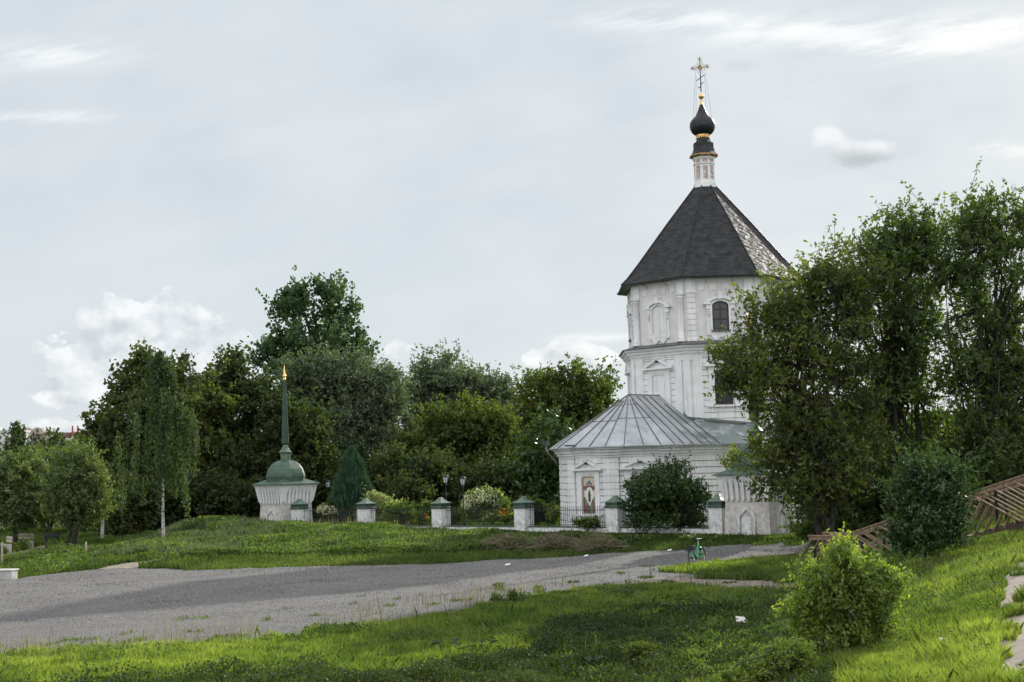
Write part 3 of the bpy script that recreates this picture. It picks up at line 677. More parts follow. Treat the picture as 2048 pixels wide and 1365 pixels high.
for i in (1, 2, 3, 4, 5):
    f, L = seg_fr(i); L2 = L / 2; mb = MB()
    holes = []
    if i == 2: holes = [(-.47, .47, 1.5, 3.53)]
    if i == 3: holes = [(-.49, .49, 1.5, 3.53)]
    e = .62 if i in (2, 3) else .0
    courses(mb, f, L2, 1.16, ZT, holes, .325, .055, .045, -L2 + (.0 if i in (4, 5) else .50), L2 - (0 if i in (4, 5) else .5))
    f.box(mb, -L2, L2, GZ - .4, 1.10, -.02, .10)
    mb.build('rustic_course', M['white'], church)
    for s in (-1, 1):
        p = MB()
        if i == 5 or (i == 4 and s == 1): continue
        for j in range(10):
            z = 1.16 + j * .325
            a, b = sorted((s * (L2 + .03), s * (L2 - .44))); f.box(p, a, b, z, z + .27, -.05, .085)
            f.box(p, a + .02, b - .02, z + .27, z + .325, -.05, .04)
        p.build('pilaster', M['white'], church)
    if i in (2, 3):
        if i == 3: wnd = pediment_window(f, 1.65, 3.42, .48, 'glass', church, ph=.52)
        else:
            wnd = pediment_window(f, 1.65, 3.42, .46, 'none', church, ph=.52)
            # mosaic panel: a plain devotional picture of simple shapes
            def pm(name, poly, col, w): 
                b_ = MB(); f.ext(b_, poly, 0.0, w); nm = 'm_' + name
                if nm not in M: M[nm] = plain(nm[2:] + '_mosaic', col, .6, 0, .25, 22)
                b_.build(name, M[nm], pan); 
            b_ = MB(); f.box(b_, -.44, .44, 1.60, 3.40, 0, .03); pan = b_.build('icon_panel', plain('red_brown_border', (.17, .08, .06)), wnd)
            pm('cream_ground', [(-.40, 1.66), (.40, 1.66), (.40, 3.36), (-.40, 3.36)], (.52, .47, .34), .036)
            pm('white_mandorla', [(.30 * math.cos(t), 2.45 + .58 * math.sin(t)) for t in np.linspace(0, 2 * math.pi, 20)[:-1]], (.70, .70, .62), .040)
            an = np.linspace(.25, math.pi - .25, 12)
            b_ = MB(); f.strip(b_, [(.32 * math.cos(t), 2.64 + .36 * math.sin(t)) for t in an], [(.24 * math.cos(t), 2.62 + .27 * math.sin(t)) for t in an], 0, .046); b_.build('red_arch', plain('red_arch_mosaic', (.19, .09, .075)), pan)
            for cx_, cz_, rr in ((0, 3.12, .08), (-.14, 3.04, .055), (.14, 3.04, .055)):
                pm('blue_cupola', [(cx_ + rr * math.cos(t), cz_ + rr * 1.2 * math.sin(t)) for t in np.linspace(0, 2 * math.pi, 12)[:-1]], (.05, .12, .17), .046)
            pm('brown_cloud', [(-.38, 2.74), (-.2, 2.80), (-.18, 2.94), (-.38, 2.96)], (.20, .10, .09), .045); pm('brown_cloud', [(.38, 2.74), (.2, 2.80), (.18, 2.94), (.38, 2.96)], (.20, .10, .09), .045)
            pm('robed_figure', [(-.07, 2.14), (.07, 2.14), (.09, 2.5), (.04, 2.68), (0, 2.76), (-.04, 2.68), (-.09, 2.5)], (.07, .045, .05), .048)
            for n_, (cx_, cz_, col) in enumerate(((-.32, 2.1, 'c1'), (-.22, 1.98, 'c2'), (-.30, 1.84, 'c1'), (.32, 2.1, 'c2'), (.22, 1.98, 'c1'), (.30, 1.84, 'c3'), (.12, 1.80, 'c2'), (-.12, 1.80, 'c3'))):
                pm('saint_' + {'c1': 'brown', 'c2': 'grey', 'c3': 'red'}[col], [(cx_ - .07, cz_ - .18), (cx_ + .07, cz_ - .18), (cx_ + .08, cz_ + .12), (cx_ + .03, cz_ + .30), (cx_ - .03, cz_ + .30), (cx_ - .08, cz_ + .12)],
                   {'c1': (.16, .10, .05), 'c2': (.22, .24, .20), 'c3': (.20, .10, .08)}[col], .050 + n_ * .0015)
            pm('green_robe', [(-.05, 1.67), (.06, 1.67), (.04, 1.95), (-.03, 1.95)], (.06, .15, .11), .070)
cm = MB()
prof = [(.08, 0), (.10, .10), (.17, .13), (.18, .22), (.27, .27), (.28, .36), (.38, .42), (.40, .50)]
for (o0, a), (o1, b) in zip(prof[:-1], prof[1:]): cm.frus(offs(AP, o0), ZT + a, offs(AP, o1), ZT + b)
cm.build('cornice', M['white'], church)
for i in (2, 3, 4):              # cornice breaks forward over the corner pilasters
    cm = MB()
    c_ = Vector(AP[i]); a = (Vector(AP[i - 1]) - c_).normalized(); b = (Vector(AP[i + 1]) - c_).normalized()
    na = Vector((-a.y, a.x)); nb = Vector((b.y, -b.x)); dg = (na + nb); dg /= dg.dot(nb)
    if (na).dot(nb) < 0: na = -na
    for (o0, z0), (o1, z1) in zip(prof[:-1], prof[1:]):
        def pl(o): return [tuple(c_ + a * .55 + na * (o + .07)), tuple(c_ + dg * (o + .07)), tuple(c_ + b * .55 + nb * (o + .07)), tuple(c_ + b * .55), tuple(c_), tuple(c_ + a * .55)]
        cm.frus(pl(o0), ZT + z0 - .02, pl(o1), ZT + z1 - .012)
    cm.build('cornice_break', M['white'], church)
# apse roof
E = [Vector((*p, 4.90)) for p in offs(AP, .58)]
R1, R2 = Vector((6.05, 74.75, 7.62)), Vector((8.2, 77.1, 7.62))
TV = Vector((*octa(RL + .02)[1], 6.30)); TV2 = Vector((*octa(RL + .02)[2], 5.85))
rf = MB()
rf.poly([E[0], E[1], E[2], E[3], E[4], E[5], E[6], R1, R2, TV, TV2, Vector((8.0, 79, 6.4))], [(1, 7, 11, 0), (1, 2, 7), (2, 3, 7), (3, 4, 7), (4, 5, 9, 8, 7), (5, 6, 10, 9), (7, 8, 11)])
fas = MB(); off_ = Vector((0, 0, -.05))
rf.poly([p + off_ for p in E[:7]] + E[:7], [(i, i + 1, i + 8, i + 7) for i in range(6)])
rf.poly([p + off_ for p in E[:7]] + [Vector((*p, 4.85)) for p in offs(AP, .3)[:7]], [(i, i + 1, i + 8, i + 7) for i in range(6)])
roof = rf.build('apse_roof', M['zinc'], church)
sm = MB()
up_ = Vector((0, 0, .02))
def seam(a, b): sm.beam(a + up_, b + up_, .035, .05)
for i in (1, 2, 3, 4): seam(E[i], R1)
seam(R1, R2)
for i, fr in ((1, (.5,)), (2, (.34, .67)), (3, (.27, .55, .8)), ):
    for t in fr:
        p = E[i].lerp(E[i + 1], t); q = p.lerp(R1, .96 if False else (.88 if i != 3 else .9)); seam(p, q)
for t in (.18, .36, .54, .72, .9):
    p = E[4].lerp(E[5], t); rdir = (R2 - R1).normalized()
    top = R1.lerp(R2, min(1, t * 1.0)); seam(p, p.lerp(top, .97 if t < .6 else .82))
sm.build('roof_seam', M['rusty'], roof)
sm = MB()
for i, h_ in ((1, .35), (2, .48), (2, .78), (3, .52), (3, .80)):
    a, b = E[i].lerp(R1, h_), E[i + 1].lerp(R1, h_); sm.beam(a + up_, b + up_, .02, .02)
sm.build('cross_seam', M['rusty'], roof)
fl = MB(); fl.beam(R2 + Vector((0, -.03, .04)), TV + Vector((0, -.08, .06)), .16, .08); fl.beam(TV + Vector((0, -.08, .06)), TV2 + Vector((0, -.08, .06)), .16, .08); fl.build('flashing', M['patina'], roof)
gp = MB()                        # downpipe hopper at the far left corner, gutter spout
c0 = E[1] + Vector((-.12, .1, 0))
gp.tube([c0 + Vector((-.05, 0, .42)), c0 + Vector((-.05, 0, .22)), c0 + Vector((-.05, 0, .18))], [.17, .12, .07], 10); gp.tube([c0 + Vector((-.05, 0, .2)), c0 + Vector((-.02, 0, -.05)), c0 + Vector((.25, -.05, -.42)), c0 + Vector((.52, -.12, -.78))], .055, 8)
gp.build('downpipe', M['rusty'], church, smooth=True)
sp = MB(); q = E[2].lerp(E[3], .28); sp.beam(q + Vector((-.3, -.1, .10)), q + Vector((.25, -.1, .10)), .16, .08); sp.build('gutter_spout', M['rusty'], church)

# ------------------------------------------------------------------ corner turrets
def turret(loc, rz, label):
    t = empty('corner_turret', loc, rz, label, 'turret', 'white corner turrets of the churchyard wall')
    def sq(h): return [(-h, -h), (h, -h), (h, h), (-h, h)]
    b = MB(); b.frus(sq(1.33), -.6, sq(1.20), 1.52); b.frus(sq(1.20), 1.52, sq(1.26), 1.60)
    b.frus(sq(1.20), 1.6, sq(1.22), 2.62)
    b.build('wall', M['beige'], t)
    fl_ = MB(); 
    for q in range(4):
        f = Fr((0, 0, 0), (math.cos(q * math.pi / 2), math.sin(q * math.pi / 2), 0), (math.sin(q * math.pi / 2), -math.cos(q * math.pi / 2), 0))
        N = 8
        for k in range(N):
            c_ = -1.08 + 2.16 * k / (N - 1); w0, w1 = .085, .14
            # tapering corbel that leans outwards
            def P(u, v, w): return f.p(u, v, w)
            bot = [P(c_ - w0, 1.56, 1.18), P(c_ + w0, 1.56, 1.18), P(c_ + w0, 1.56, 1.28), P(c_ - w0, 1.56, 1.28)]
            mid = [P(c_ - w0 - .01, 2.05, 1.18), P(c_ + w0 + .01, 2.05, 1.18), P(c_ + w0 + .01, 2.05, 1.36), P(c_ - w0 - .01, 2.05, 1.36)]
            top = [P(c_ - w1 - .005, 2.42, 1.18), P(c_ + w1 + .005, 2.42, 1.18), P(c_ + w1 + .005, 2.42, 1.46), P(c_ - w1 - .005, 2.42, 1.46)]
            fl_.hexa(bot, mid); fl_.hexa(mid, top)
            fl_.hexa([P(c_ - .05, 1.42, 1.18), P(c_ + .05, 1.42, 1.18), P(c_ + .05, 1.42, 1.29), P(c_ - .05, 1.42, 1.29)], [P(c_ - .09, 1.56, 1.18), P(c_ + .09, 1.56, 1.18), P(c_ + .09, 1.56, 1.32), P(c_ - .09, 1.56, 1.32)])
        for s in (-1, 1):
            a, b2 = sorted((s * 1.18, s * 1.30)); 
            fl_.hexa([P(a, 1.56, 1.18), P(b2, 1.56, 1.18), P(b2, 1.56, 1.30), P(a, 1.56, 1.30)], [P(a * 1.08, 2.42, 1.18), P(b2 * 1.13, 2.42, 1.18), P(b2 * 1.13, 2.42, 1.47), P(a * 1.08, 2.42, 1.47)])
    fl_.build('corbel', M['white'], t)
    c = MB(); c.frus(sq(1.465), 2.42, sq(1.50), 2.50); c.frus(sq(1.47), 2.50, sq(1.47), 2.545); c.frus(sq(1.53), 2.545, sq(1.56), 2.62); c.build('cornice', M['white'], t)
    for q in range(4):          # keel-arched blind niche on each side
        f = Fr((0, 0, 0), (math.cos(q * math.pi / 2), math.sin(q * math.pi / 2), 0), (math.sin(q * math.pi / 2), -math.cos(q * math.pi / 2), 0))
        def P2(u, v, w): return f.p(u, v, w + 1.20 + (1.52 - v) / 2.12 * .13)
        class G(Fr):
            def p(s, u, v, w=0): return P2(u, v, w)
        g = G((0, 0, 0), f.u, f.n)
        a = MB(); outl = [(-.50, -.1), (-.50, .72), (-.46, .84), (-.25, 1.0), (0, 1.24), (.25, 1.0), (.46, .84), (.50, .72), (.50, -.1)]
        inl = [(-.38, -.1), (-.38, .66), (-.35, .75), (-.2, .89), (0, 1.06), (.2, .89), (.35, .75), (.38, .66), (.38, -.1)]
        g.strip(a, outl, inl, -.03, .07); ar = a.build('niche', M['white'], t)
        d_ = MB(); pts = [(-.27, -.1)] + [(.27 * math.cos(x), .60 + .16 * math.sin(x)) for x in np.linspace(math.pi, 0, 9)] + [(.27, -.1)]
        g.ext(d_, pts, -.03, .04); d_.build('blind_door', M['white'], ar)
    r_ = MB(); r_.frus(sq(1.66), 2.60, sq(1.66), 2.635); r_.frus(sq(1.655), 2.636, sq(.80), 2.98); r_.build('hip_roof', M['green'], t)
    dm = MB(); pf = [(1.20, 2.70), (1.22, 2.92), (1.24, 3.10), (1.20, 3.30), (1.10, 3.55), (.94, 3.78), (.74, 3.95), (.48, 4.06), (.30, 4.10)]
    dm.lathe(pf, 8, ph=math.pi / 8); dm.build('dome', M['green'], t)
    n = MB(); n.lathe([(.31, 4.08), (.31, 4.52), (.42, 4.56), (.42, 4.59)], 8, ph=math.pi / 8); n.lathe([(.42, 4.59), (.30, 4.68), (.20, 4.84), (.16, 5.02)], 8, ph=math.pi / 8)
    n.build('lantern_neck', M['greentrim'], t)
    s_ = MB(); s_.lathe([(.16, 5.02), (.235, 5.12), (.235, 5.2), (.20, 6.2), (.13, 8.0), (.085, 9.05)], 8, ph=math.pi / 8); s_.build('spire', M['dgreen'], t)
    gt_ = MB(); gt_.lathe([(.085, 9.03), (.09, 9.12), (.07, 9.16), (.12, 9.21), (.13, 9.27), (.09, 9.33), (.06, 9.40), (.05, 9.60), (.02, 9.9), (.012, 9.92)], 12); gt_.build('gilded_tip', M['gold'], t, smooth=True)
    for ch in t.children:
        if ch.name.split('.')[0] in ('wall', 'corbel', 'cornice', 'niche', 'hip_roof'): ch.scale = (.905, .905, 1)
    return t
kR = turret((11.05, 65.4, .74), R(-38), 'white turret with green spire half hidden by the box elder, right of the fence')
kL = turret((at(572, 1000, 87.6).x, 87.6, .74), R(-42), 'small white turret with green dome and spire at the left end of the fence')
st = MB(); st_z = 9.85
for k in range(8):
    t = k * math.pi / 4; st.beam(Vector((0, 0, st_z)), Vector((.24 * math.cos(t), 0, st_z + .24 * math.sin(t))), .03, .05 if k % 2 else .07, (0, 1, 0))
o = st.build('gilded_star', M['gold'], kR); 

# ------------------------------------------------------------------ fence: brick posts, low wall, iron bars
def make_post(h=1.75):
    t = empty('fence_post', (0, 0, 0), 0)
    MB().box(-.375, .375, -.375, .375, -.7, h - .62).build('shaft', M['white'], t, bevel=.02)
    p = MB()
    for sx, sy in ((0, -1), (-1, 0)):
        if sy: p.box(-.22, .22, -.395, -.37, .30, h - .85)
        else: p.box(-.395, -.37, -.22, .22, .30, h - .85)
    p.build('panel', M['white'], t, bevel=.008)
    def sq(q): return [(-q, -q), (q, -q), (q, q), (-q, q)]
    c = MB(); z = h - .62; c.frus(sq(.43), z, sq(.43), z + .03); c.frus(sq(.425), z + .031, sq(.37), z + .13); c.frus(sq(.37), z + .13, sq(.37), z + .27)
    c.build('cap_base', M['dgreen'], t)
    c = MB(); c.frus(sq(.42), z + .27, sq(.41), z + .30)
    for (a, z0), (b, z1) in zip([(.405, .30), (.28, .36), (.17, .45), (.10, .56)], [(.28, .36), (.17, .45), (.10, .56), (.055, .60)]): c.frus(sq(a), z + z0, sq(b), z + z1)
    c.build('cap', M['greentrim'], t); return t
def fpos(n): Z_ = 70 / (1 if n == 0 else 1); return None
POSTS = [(9.33, 66.0), (4.85, 70.0), (.36, 73.9), (-4.12, 77.8), (-8.6, 81.8), (-13.0, 85.7)]
labs = ['square white post touching the right turret, dark green cap', 'square white post with green cap left of the dark round bush before the church', 'square white post with green cap between white hydrangea and church icon',
        'square white post with green cap just left of the two lanterns', 'square white post with green cap in front of the variegated bush, right of the thuja', 'square white post with green cap standing before the small left turret']
post0 = make_post(); plist = []
for i, ((x, y), lb) in enumerate(zip(POSTS, labs)):
    o = post0 if i == 0 else copy_tree(post0)
    o.location = (x, y, .75); o.rotation_euler.z = R(-41.8) ; tag(o, lb, 'fence post', 'white posts of the front churchyard fence'); plist.append(o)
for px, py, Y_, lb in ((850, 992, 112, 'far white post seen beside the front post by the orange flowers'), (1078, 980, 108, 'far white post with pale green cap left of the apse'), (965, 984, 118, 'far post whose green cap shows above the white hydrangea')):
    o = copy_tree(post0); q = at(px, py, Y_); o.location = (q.x, q.y, q.z - 1.78); o.rotation_euler.z = R(-41.8); tag(o, lb, 'fence post', 'white posts of the rear churchyard fence')
bar_me = None
panels = [((9.33, 66.0), (4.85, 70.0), 'black iron fence behind the green bicycle, by the dark round bush'), ((4.85, 70.0), (.36, 73.9), 'black iron fence panel in front of the church icon'),
          ((.36, 73.9), (-4.12, 77.8), 'black iron fence panel in front of the hydrangea and lanterns'), ((-4.12, 77.8), (-8.6, 81.8), 'black iron fence panel in front of the variegated bush'),
          ((-8.6, 81.8), (-13.0, 85.7), 'black iron fence panel in front of the thuja')]
for (a, b, lb) in panels:
    a, b = Vector((*a, 0)), Vector((*b, 0)); L = (b - a).length; ang = math.atan2(b.y - a.y, b.x - a.x)
    w = MB(); w.box(.376, L - .376, -.17, .17, -.6, .16); wl = w.build('low_wall', M['white']); wl.location = (a.x, a.y, .75); wl.rotation_euler.z = ang
    tag(wl, lb.replace('black iron fence panel', 'low white plinth wall').replace('black iron fence', 'low white plinth wall'), 'low wall', 'low white walls under the iron fence')
    k = MB(); k.box(.376, L - .376, -.20, .20, .16, .20); k.build('coping', M['dgreen'], wl)
    e = empty('iron_fence', (a.x, a.y, .95), ang, lb, 'fence', 'black iron fence panels')
    r_ = MB(); r_.box(.376, L - .376, -.012, .012, .06, .09); r_.box(.376, L - .376, -.012, .012, .80, .83); r_.box(.38, L - .38, -.014, .014, .42, .43) if False else None; r_.build('rail', M['iron'], e)
    n = int((L - .8) / .135)
    for j in range(n):
        if bar_me is None:
            bm_ = MB(); bm_.tube([(0, 0, 0), (0, 0, .93)], .011, 5); bm_.lathe([(.004, .93), (.018, .96), (.003, 1.04)], 5); bo = bm_.build('bar', M['iron'], e); bar_me = bo.data
        else: bo = bpy.data.objects.new('bar', bar_me); COL.objects.link(bo); bo.parent = e
        bo.location = (.46 + j * (L - .92) / (n - 1), 0, 0)
# rear fence (only glimpsed) and white gate piers

# ------------------------------------------------------------------ lanterns
def lantern(px, py, Y_, lb, src=None):
    q = at(px, py, Y_); zb = float(H(q.x, q.y)); hgt = q.z - zb
    t = empty('street_lamp', (q.x, q.y, zb), R(20), lb, 'lamp', 'black lantern posts in the churchyard garden')
    p = MB(); p.lathe([(.07, 0), (.07, .5), (.035, .55), (.03, hgt - .62), (.05, hgt - .60), (.03, hgt - .56), (.06, hgt - .52)], 10); p.build('pole', M['iron'], t, smooth=True)
    g = MB(); g.lathe([(.09, hgt - .5), (.165, hgt - .16)], 6); lt = g.build('glass', M['frost'], t)
    fr = MB()
    for k in range(6):
        a = 2 * math.pi * k / 6; fr.tube([(.095 * math.cos(a), .095 * math.sin(a), hgt - .51), (.172 * math.cos(a), .172 * math.sin(a), hgt - .15)], .013, 4)
    fr.lathe([(.10, hgt - .53), (.10, hgt - .50)], 6); fr.lathe([(.19, hgt - .16), (.20, hgt - .13), (.10, hgt - .05), (.03, hgt - .03), (.02, hgt + .0)], 6)
    fr.build('lantern_frame', M['iron'], t)
lantern(891, 949, 84, 'black lantern post, left and farther of the pair beside the hydrangea')
lantern(925.5, 952, 78, 'black lantern post, right and nearer of the pair beside the hydrangea')
lantern(656, 960, 97, 'black lantern post between the small left turret and the thuja')

# ------------------------------------------------------------------ timber stair balustrade on the bank
def balustrade(px0, py0, Y0, px1, py1, Y1, lb, flat=1.15, back=0):
    """rail points: start of flat top, end of flat, then rising to the right end; herringbone slats below"""
    pa = at(px0, py0, Y0); pe = at(px1, py1, Y1)
    t = empty('stair_balustrade', (0, 0, 0), 0, lb, 'balustrade', 'slatted timber balustrades of the bank stairs')
    hd = Vector((pe.x - pa.x, pe.y - pa.y, 0)).normalized(); nn = Vector((hd.y, -hd.x, 0))
    pb = pa + hd * flat; Ls = (Vector((pe.x, pe.y, 0)) - Vector((pb.x, pb.y, 0))).length; slope = (pe.z - pb.z) / Ls
    H_ = 1.30
    def top(s): return pa.z if s < flat else pb.z + (s - flat) * slope
    def P(s, z, w=0): return Vector((pa.x, pa.y, 0)) + hd * s + Vector((0, 0, z)) + nn * w
    tot = flat + Ls
    r_ = MB(); r_.beam(P(-.05, pa.z), P(flat, pa.z), .16, .05); r_.beam(P(flat, pa.z), P(tot, pe.z), .16, .05)
    r_.beam(P(-.03, pa.z - .085, .03), P(flat, pa.z - .085, .03), .045, .11); r_.beam(P(flat, pa.z - .085, .03), P(tot, pe.z - .085, .03), .045, .11)
    r_.build('handrail', M['wood'], t, bevel=.006)
    bmz = lambda s: max(top(s) - H_, pa.z - 1.36) if s > .5 else pa.z - 1.36
    b = MB(); b.beam(P(2.0, bmz(2.0) - .08, .02), P(tot, top(tot) - H_ - .05, .02), .10, .20); b.box(0, 0, 0, 0, 0, 0) if False else None
    b.build('bottom_beam', M['beam'], t)
    f0 = MB(); q = P(-.78, pa.z - 1.40); f0.beam(P(-.95, pa.z - 1.45), P(.1, pa.z - 1.45), .14, .24); f0.build('foot', M['steel'], t)
    for s in np.arange(.12, tot, 1.25): pos = MB(); pos.beam(P(s, top(s) - 1.6, -.08), P(s, top(s) - .1, -.08), .07, .07, (0, 1, 0)); pos.build('post', M['steel'], t)
    sl = MB(); w = .028
    bw = .075
    # fan of leaning slats at the foot
    for k in range(5):
        s0 = .08 + k * .30; sl.beam(P(s0, top(s0) - .13, .045), P(s0 - .93, pa.z - 1.36, .045), .035, .085, nn)
    # herringbone panels, 45 degrees to the rising rail
    rd_ = Vector((hd.x, hd.y, slope)).normalized(); pdn = rd_.cross(nn).normalized(); pdn = -pdn if pdn.z > 0 else pdn
    HP = 1.16; Lr = (pe - pb).length
    def Q(s, t_, w): return pb + rd_ * s + pdn * (t_ + .12) + nn * w
    s1 = HP + .12
    while s1 - HP < Lr:
        for k in range(7):
            x0 = s1 - HP + .02 + k * .34; a_ = (s1 + HP - x0) / 2
            if a_ < .12: break
            a_ = min(a_, Lr - x0)
            if a_ > .1: sl.beam(Q(x0, 0, .085), Q(x0 + a_, a_, .085), .035, .085, nn)
        for k in range(7):
            y0 = s1 + .03 + k * .34; a_ = (s1 + 2 * HP - y0) / 2
            if a_ < .12: break
            a_ = min(a_, Lr - y0)
            if a_ > .1: sl.beam(Q(y0, HP, .045), Q(y0 + a_, HP - a_, .045), .035, .085, nn)
        s1 += 2 * HP
    sl.build('slats', M['wood'], t, bevel=.004)
    return t
balustrade(1620, 1072, 47.0, 2200, 900, 40.5, 'brown slatted timber balustrade rising up the bank, nearer side of the stairs')
balustrade(1648, 1066, 48.9, 2230, 906, 42.4, 'brown slatted timber balustrade rising up the bank, farther side of the stairs')
stt = empty('bank_stairs', (0, 0, 0), 0, 'timber stairs between the two slatted balustrades on the bank', 'stairs')
pa, pe = at(1625, 1160, 47.9), at(2200, 1000, 41.5); hd = Vector((pe.x - pa.x, pe.y - pa.y, 0)).normalized(); nn = Vector((hd.y, -hd.x, 0)); Ls = (Vector((pe.x - pa.x, pe.y - pa.y))).length
tm = MB(); nst = 22
for k in range(nst):
    s = 1.2 + k * (Ls - 1.2) / nst; z = .22 + (pe.z - .25) * k / nst; c_ = Vector((pa.x, pa.y, 0)) + hd * s
    tm.hexa([c_ - nn * .85 + Vector((0, 0, z)), c_ + nn * .85 + Vector((0, 0, z)), c_ + nn * .85 + hd * .32 + Vector((0, 0, z)), c_ - nn * .85 + hd * .32 + Vector((0, 0, z))], [c_ - nn * .85 + Vector((0, 0, z + .05)), c_ + nn * .85 + Vector((0, 0, z + .05)), c_ + nn * .85 + hd * .32 + Vector((0, 0, z + .05)), c_ - nn * .85 + hd * .32 + Vector((0, 0, z + .05))])
tm.build('treads', M['beam'], stt)

# ------------------------------------------------------------------ bicycle
bk = empty('bicycle', (0, 0, 0), 0, 'green hire bicycle with front basket parked on the edge of the gravel road', 'bicycle')
fc, rc = on(1385, 1134), on(1411, 1129.5)
dv = Vector((fc.x - rc.x, fc.y - rc.y)); dv = Vector((-.50, -.90)).normalized()
bk.rotation_euler = (R(3), 0, math.atan2(dv.y, dv.x)); bk.location = (fc.x - dv.x * 1.05, fc.y - dv.y * 1.05, float(H(fc.x, fc.y)) + .01)
for nm, x in (('rear_wheel', 0), ('front_wheel', 1.05)):
    Rw = .315; pts = [(x + Rw * math.cos(t), 0, .315 + Rw * math.sin(t)) for t in np.linspace(0, 2 * math.pi, 33)]
    w = MB(); w.tube(pts, .022, 8, False); wh = w.build(nm, M['rubber'], bk, smooth=True)
    rm = MB(); rm.tube([(x + .288 * math.cos(t), 0, .315 + .288 * math.sin(t)) for t in np.linspace(0, 2 * math.pi, 33)], .010, 6, False); rm.build('rim', M['chrome'], wh, smooth=True)
    s_ = MB()
    for k in range(18):
        t = 2 * math.pi * k / 18; s_.tube([(x, .025 if k % 2 else -.025, .315), (x + .285 * math.cos(t), 0, .315 + .285 * math.sin(t))], .0022, 3)
    s_.build('spokes', M['chrome'], wh)
    hb = MB(); hb.tube([(x, -.05, .315), (x, .05, .315)], .035, 10); hb.build('hub', M['plastic'], wh)
    fd = MB(); an = np.linspace(R(15), R(150), 14) if x else np.linspace(R(20), R(170), 14)
    for i in range(13):
        for r2 in ((.345, .352),):
            a, b = an[i], an[i + 1]
            fd.hexa([(x + .345 * math.cos(a), -.03, .315 + .345 * math.sin(a)), (x + .345 * math.cos(b), -.03, .315 + .345 * math.sin(b)), (x + .345 * math.cos(b), .03, .315 + .345 * math.sin(b)), (x + .345 * math.cos(a), .03, .315 + .345 * math.sin(a))],
                    [(x + .353 * math.cos(a), -.03, .315 + .353 * math.sin(a)), (x + .353 * math.cos(b), -.03, .315 + .353 * math.sin(b)), (x + .353 * math.cos(b), .03, .315 + .353 * math.sin(b)), (x + .353 * math.cos(a), .03, .315 + .353 * math.sin(a))])
    fd.build('mudguard', M['chrome'] if not x else M['plastic'], bk)
fr = MB(); fr.tube([(.93, 0, .70), (.90, 0, .60), (.62, 0, .36), (.45, 0, .30)], [.034, .036, .036, .038], 10)
fr.tube([(.45, 0, .30), (.28, 0, .78)], .034, 10)
for s in (-1, 1): fr.tube([(.45, .03 * s, .30), (0, .055 * s, .315)], .016, 8); fr.tube([(.30, .03 * s, .66), (0, .055 * s, .315)], .012, 8); fr.tube([(.96, .045 * s, .66), (1.05, .055 * s, .315)], .015, 8)
fr.tube([(.96, -.05, .66), (.96, .05, .66)], .02, 8)
fr.build('frame', M['bikegreen'], bk, smooth=True)
h_ = MB(); h_.tube([(.94, 0, .66), (.86, 0, 1.05), (.85, 0, 1.08)], .017, 8)
h_.tube([(.72, -.31, 1.20), (.80, -.24, 1.21), (.87, -.08, 1.08), (.87, .08, 1.08), (.80, .24, 1.21), (.72, .31, 1.20)], .013, 8)
h_.build('handlebar', M['iron'], bk, smooth=True)
g_ = MB()
for s in (-1, 1): g_.tube([(.78, .26 * s, 1.208), (.66, .33 * s, 1.195)], .019, 8); g_.tube([(.86, .19 * s, 1.19), (.80, .30 * s, 1.17)], .008, 6)
g_.build('grip', M['plastic'], bk)
bl_ = MB(); bl_.lathe([(.02, 1.20), (.025, 1.225), (.005, 1.24)], 8, (.84, .16)); bl_.box(.84, .88, -.15, -.08, 1.15, 1.19); bl_.build('bell', M['chrome'], bk)
s_ = MB(); s_.hexa([(.10, -.10, .96), (.38, -.03, .96), (.38, .03, .96), (.10, .10, .96)], [(.08, -.11, 1.01), (.40, -.03, 1.005), (.40, .03, 1.005), (.08, .11, 1.01)]); sd2 = s_.build('saddle', M['plastic'], bk, bevel=.012)
s2 = MB(); s2.hexa([(.09, -.09, 1.011), (.34, -.03, 1.006), (.34, .03, 1.006), (.09, .09, 1.011)], [(.10, -.085, 1.022), (.33, -.025, 1.018), (.33, .025, 1.018), (.10, .085, 1.022)]); s2.build('saddle_cover', M['chrome'], sd2)
p_ = MB(); p_.tube([(.285, 0, .76), (.235, 0, .97)], .014, 8); p_.build('seat_post', M['chrome'], bk)
b_ = MB()
for z in (.62, .70, .78): 
    b_.tube([(1.02, -.17, z), (1.30, -.15, z), (1.30, .15, z), (1.02, .17, z), (1.02, -.17, z)], .006, 5)
for x, y in [(1.02 + .07 * i, s * (.17 - .005 * i)) for i in range(5) for s in (-1, 1)] + [(1.30, .05 * j) for j in range(-3, 4)] + [(1.02, .05 * j) for j in range(-3, 4)]: b_.tube([(x, y, .60), (x, y, .78)], .004, 4)
b_.box(1.02, 1.30, -.16, .16, .60, .61); b_.box(1.012, 1.02, -.17, .17, .62, .78)
b_.build('basket', M['plastic'], bk)
b_ = MB(); b_.box(.955, 1.005, -.17, .17, .66, .78); b_.build('basket_badge', M['bikegreen'], bk)
ck = MB(); ck.tube([(.45, -.06, .30), (.45, -.075, .30)], .085, 16); ck.tube([(.45, -.08, .30), (.55, -.10, .17)], .012, 6); ck.tube([(.45, .08, .30), (.35, .10, .43)], .012, 6); ck.box(.50, .60, -.20, -.10, .155, .18); ck.box(.30, .40, .10, .20, .42, .445); ck.build('crank', M['plastic'], bk)
ks = MB(); ks.tube([(.28, .06, .30), (.22, .16, .015)], .014, 6); ks.box(.16, .28, .12, .22, .0, .03); ks.build('kickstand', M['iron'], bk)
lk = MB(); lk.box(.12, .26, -.07, .07, .55, .68); lk.build('wheel_lock', M['plastic'], bk, bevel=.01)

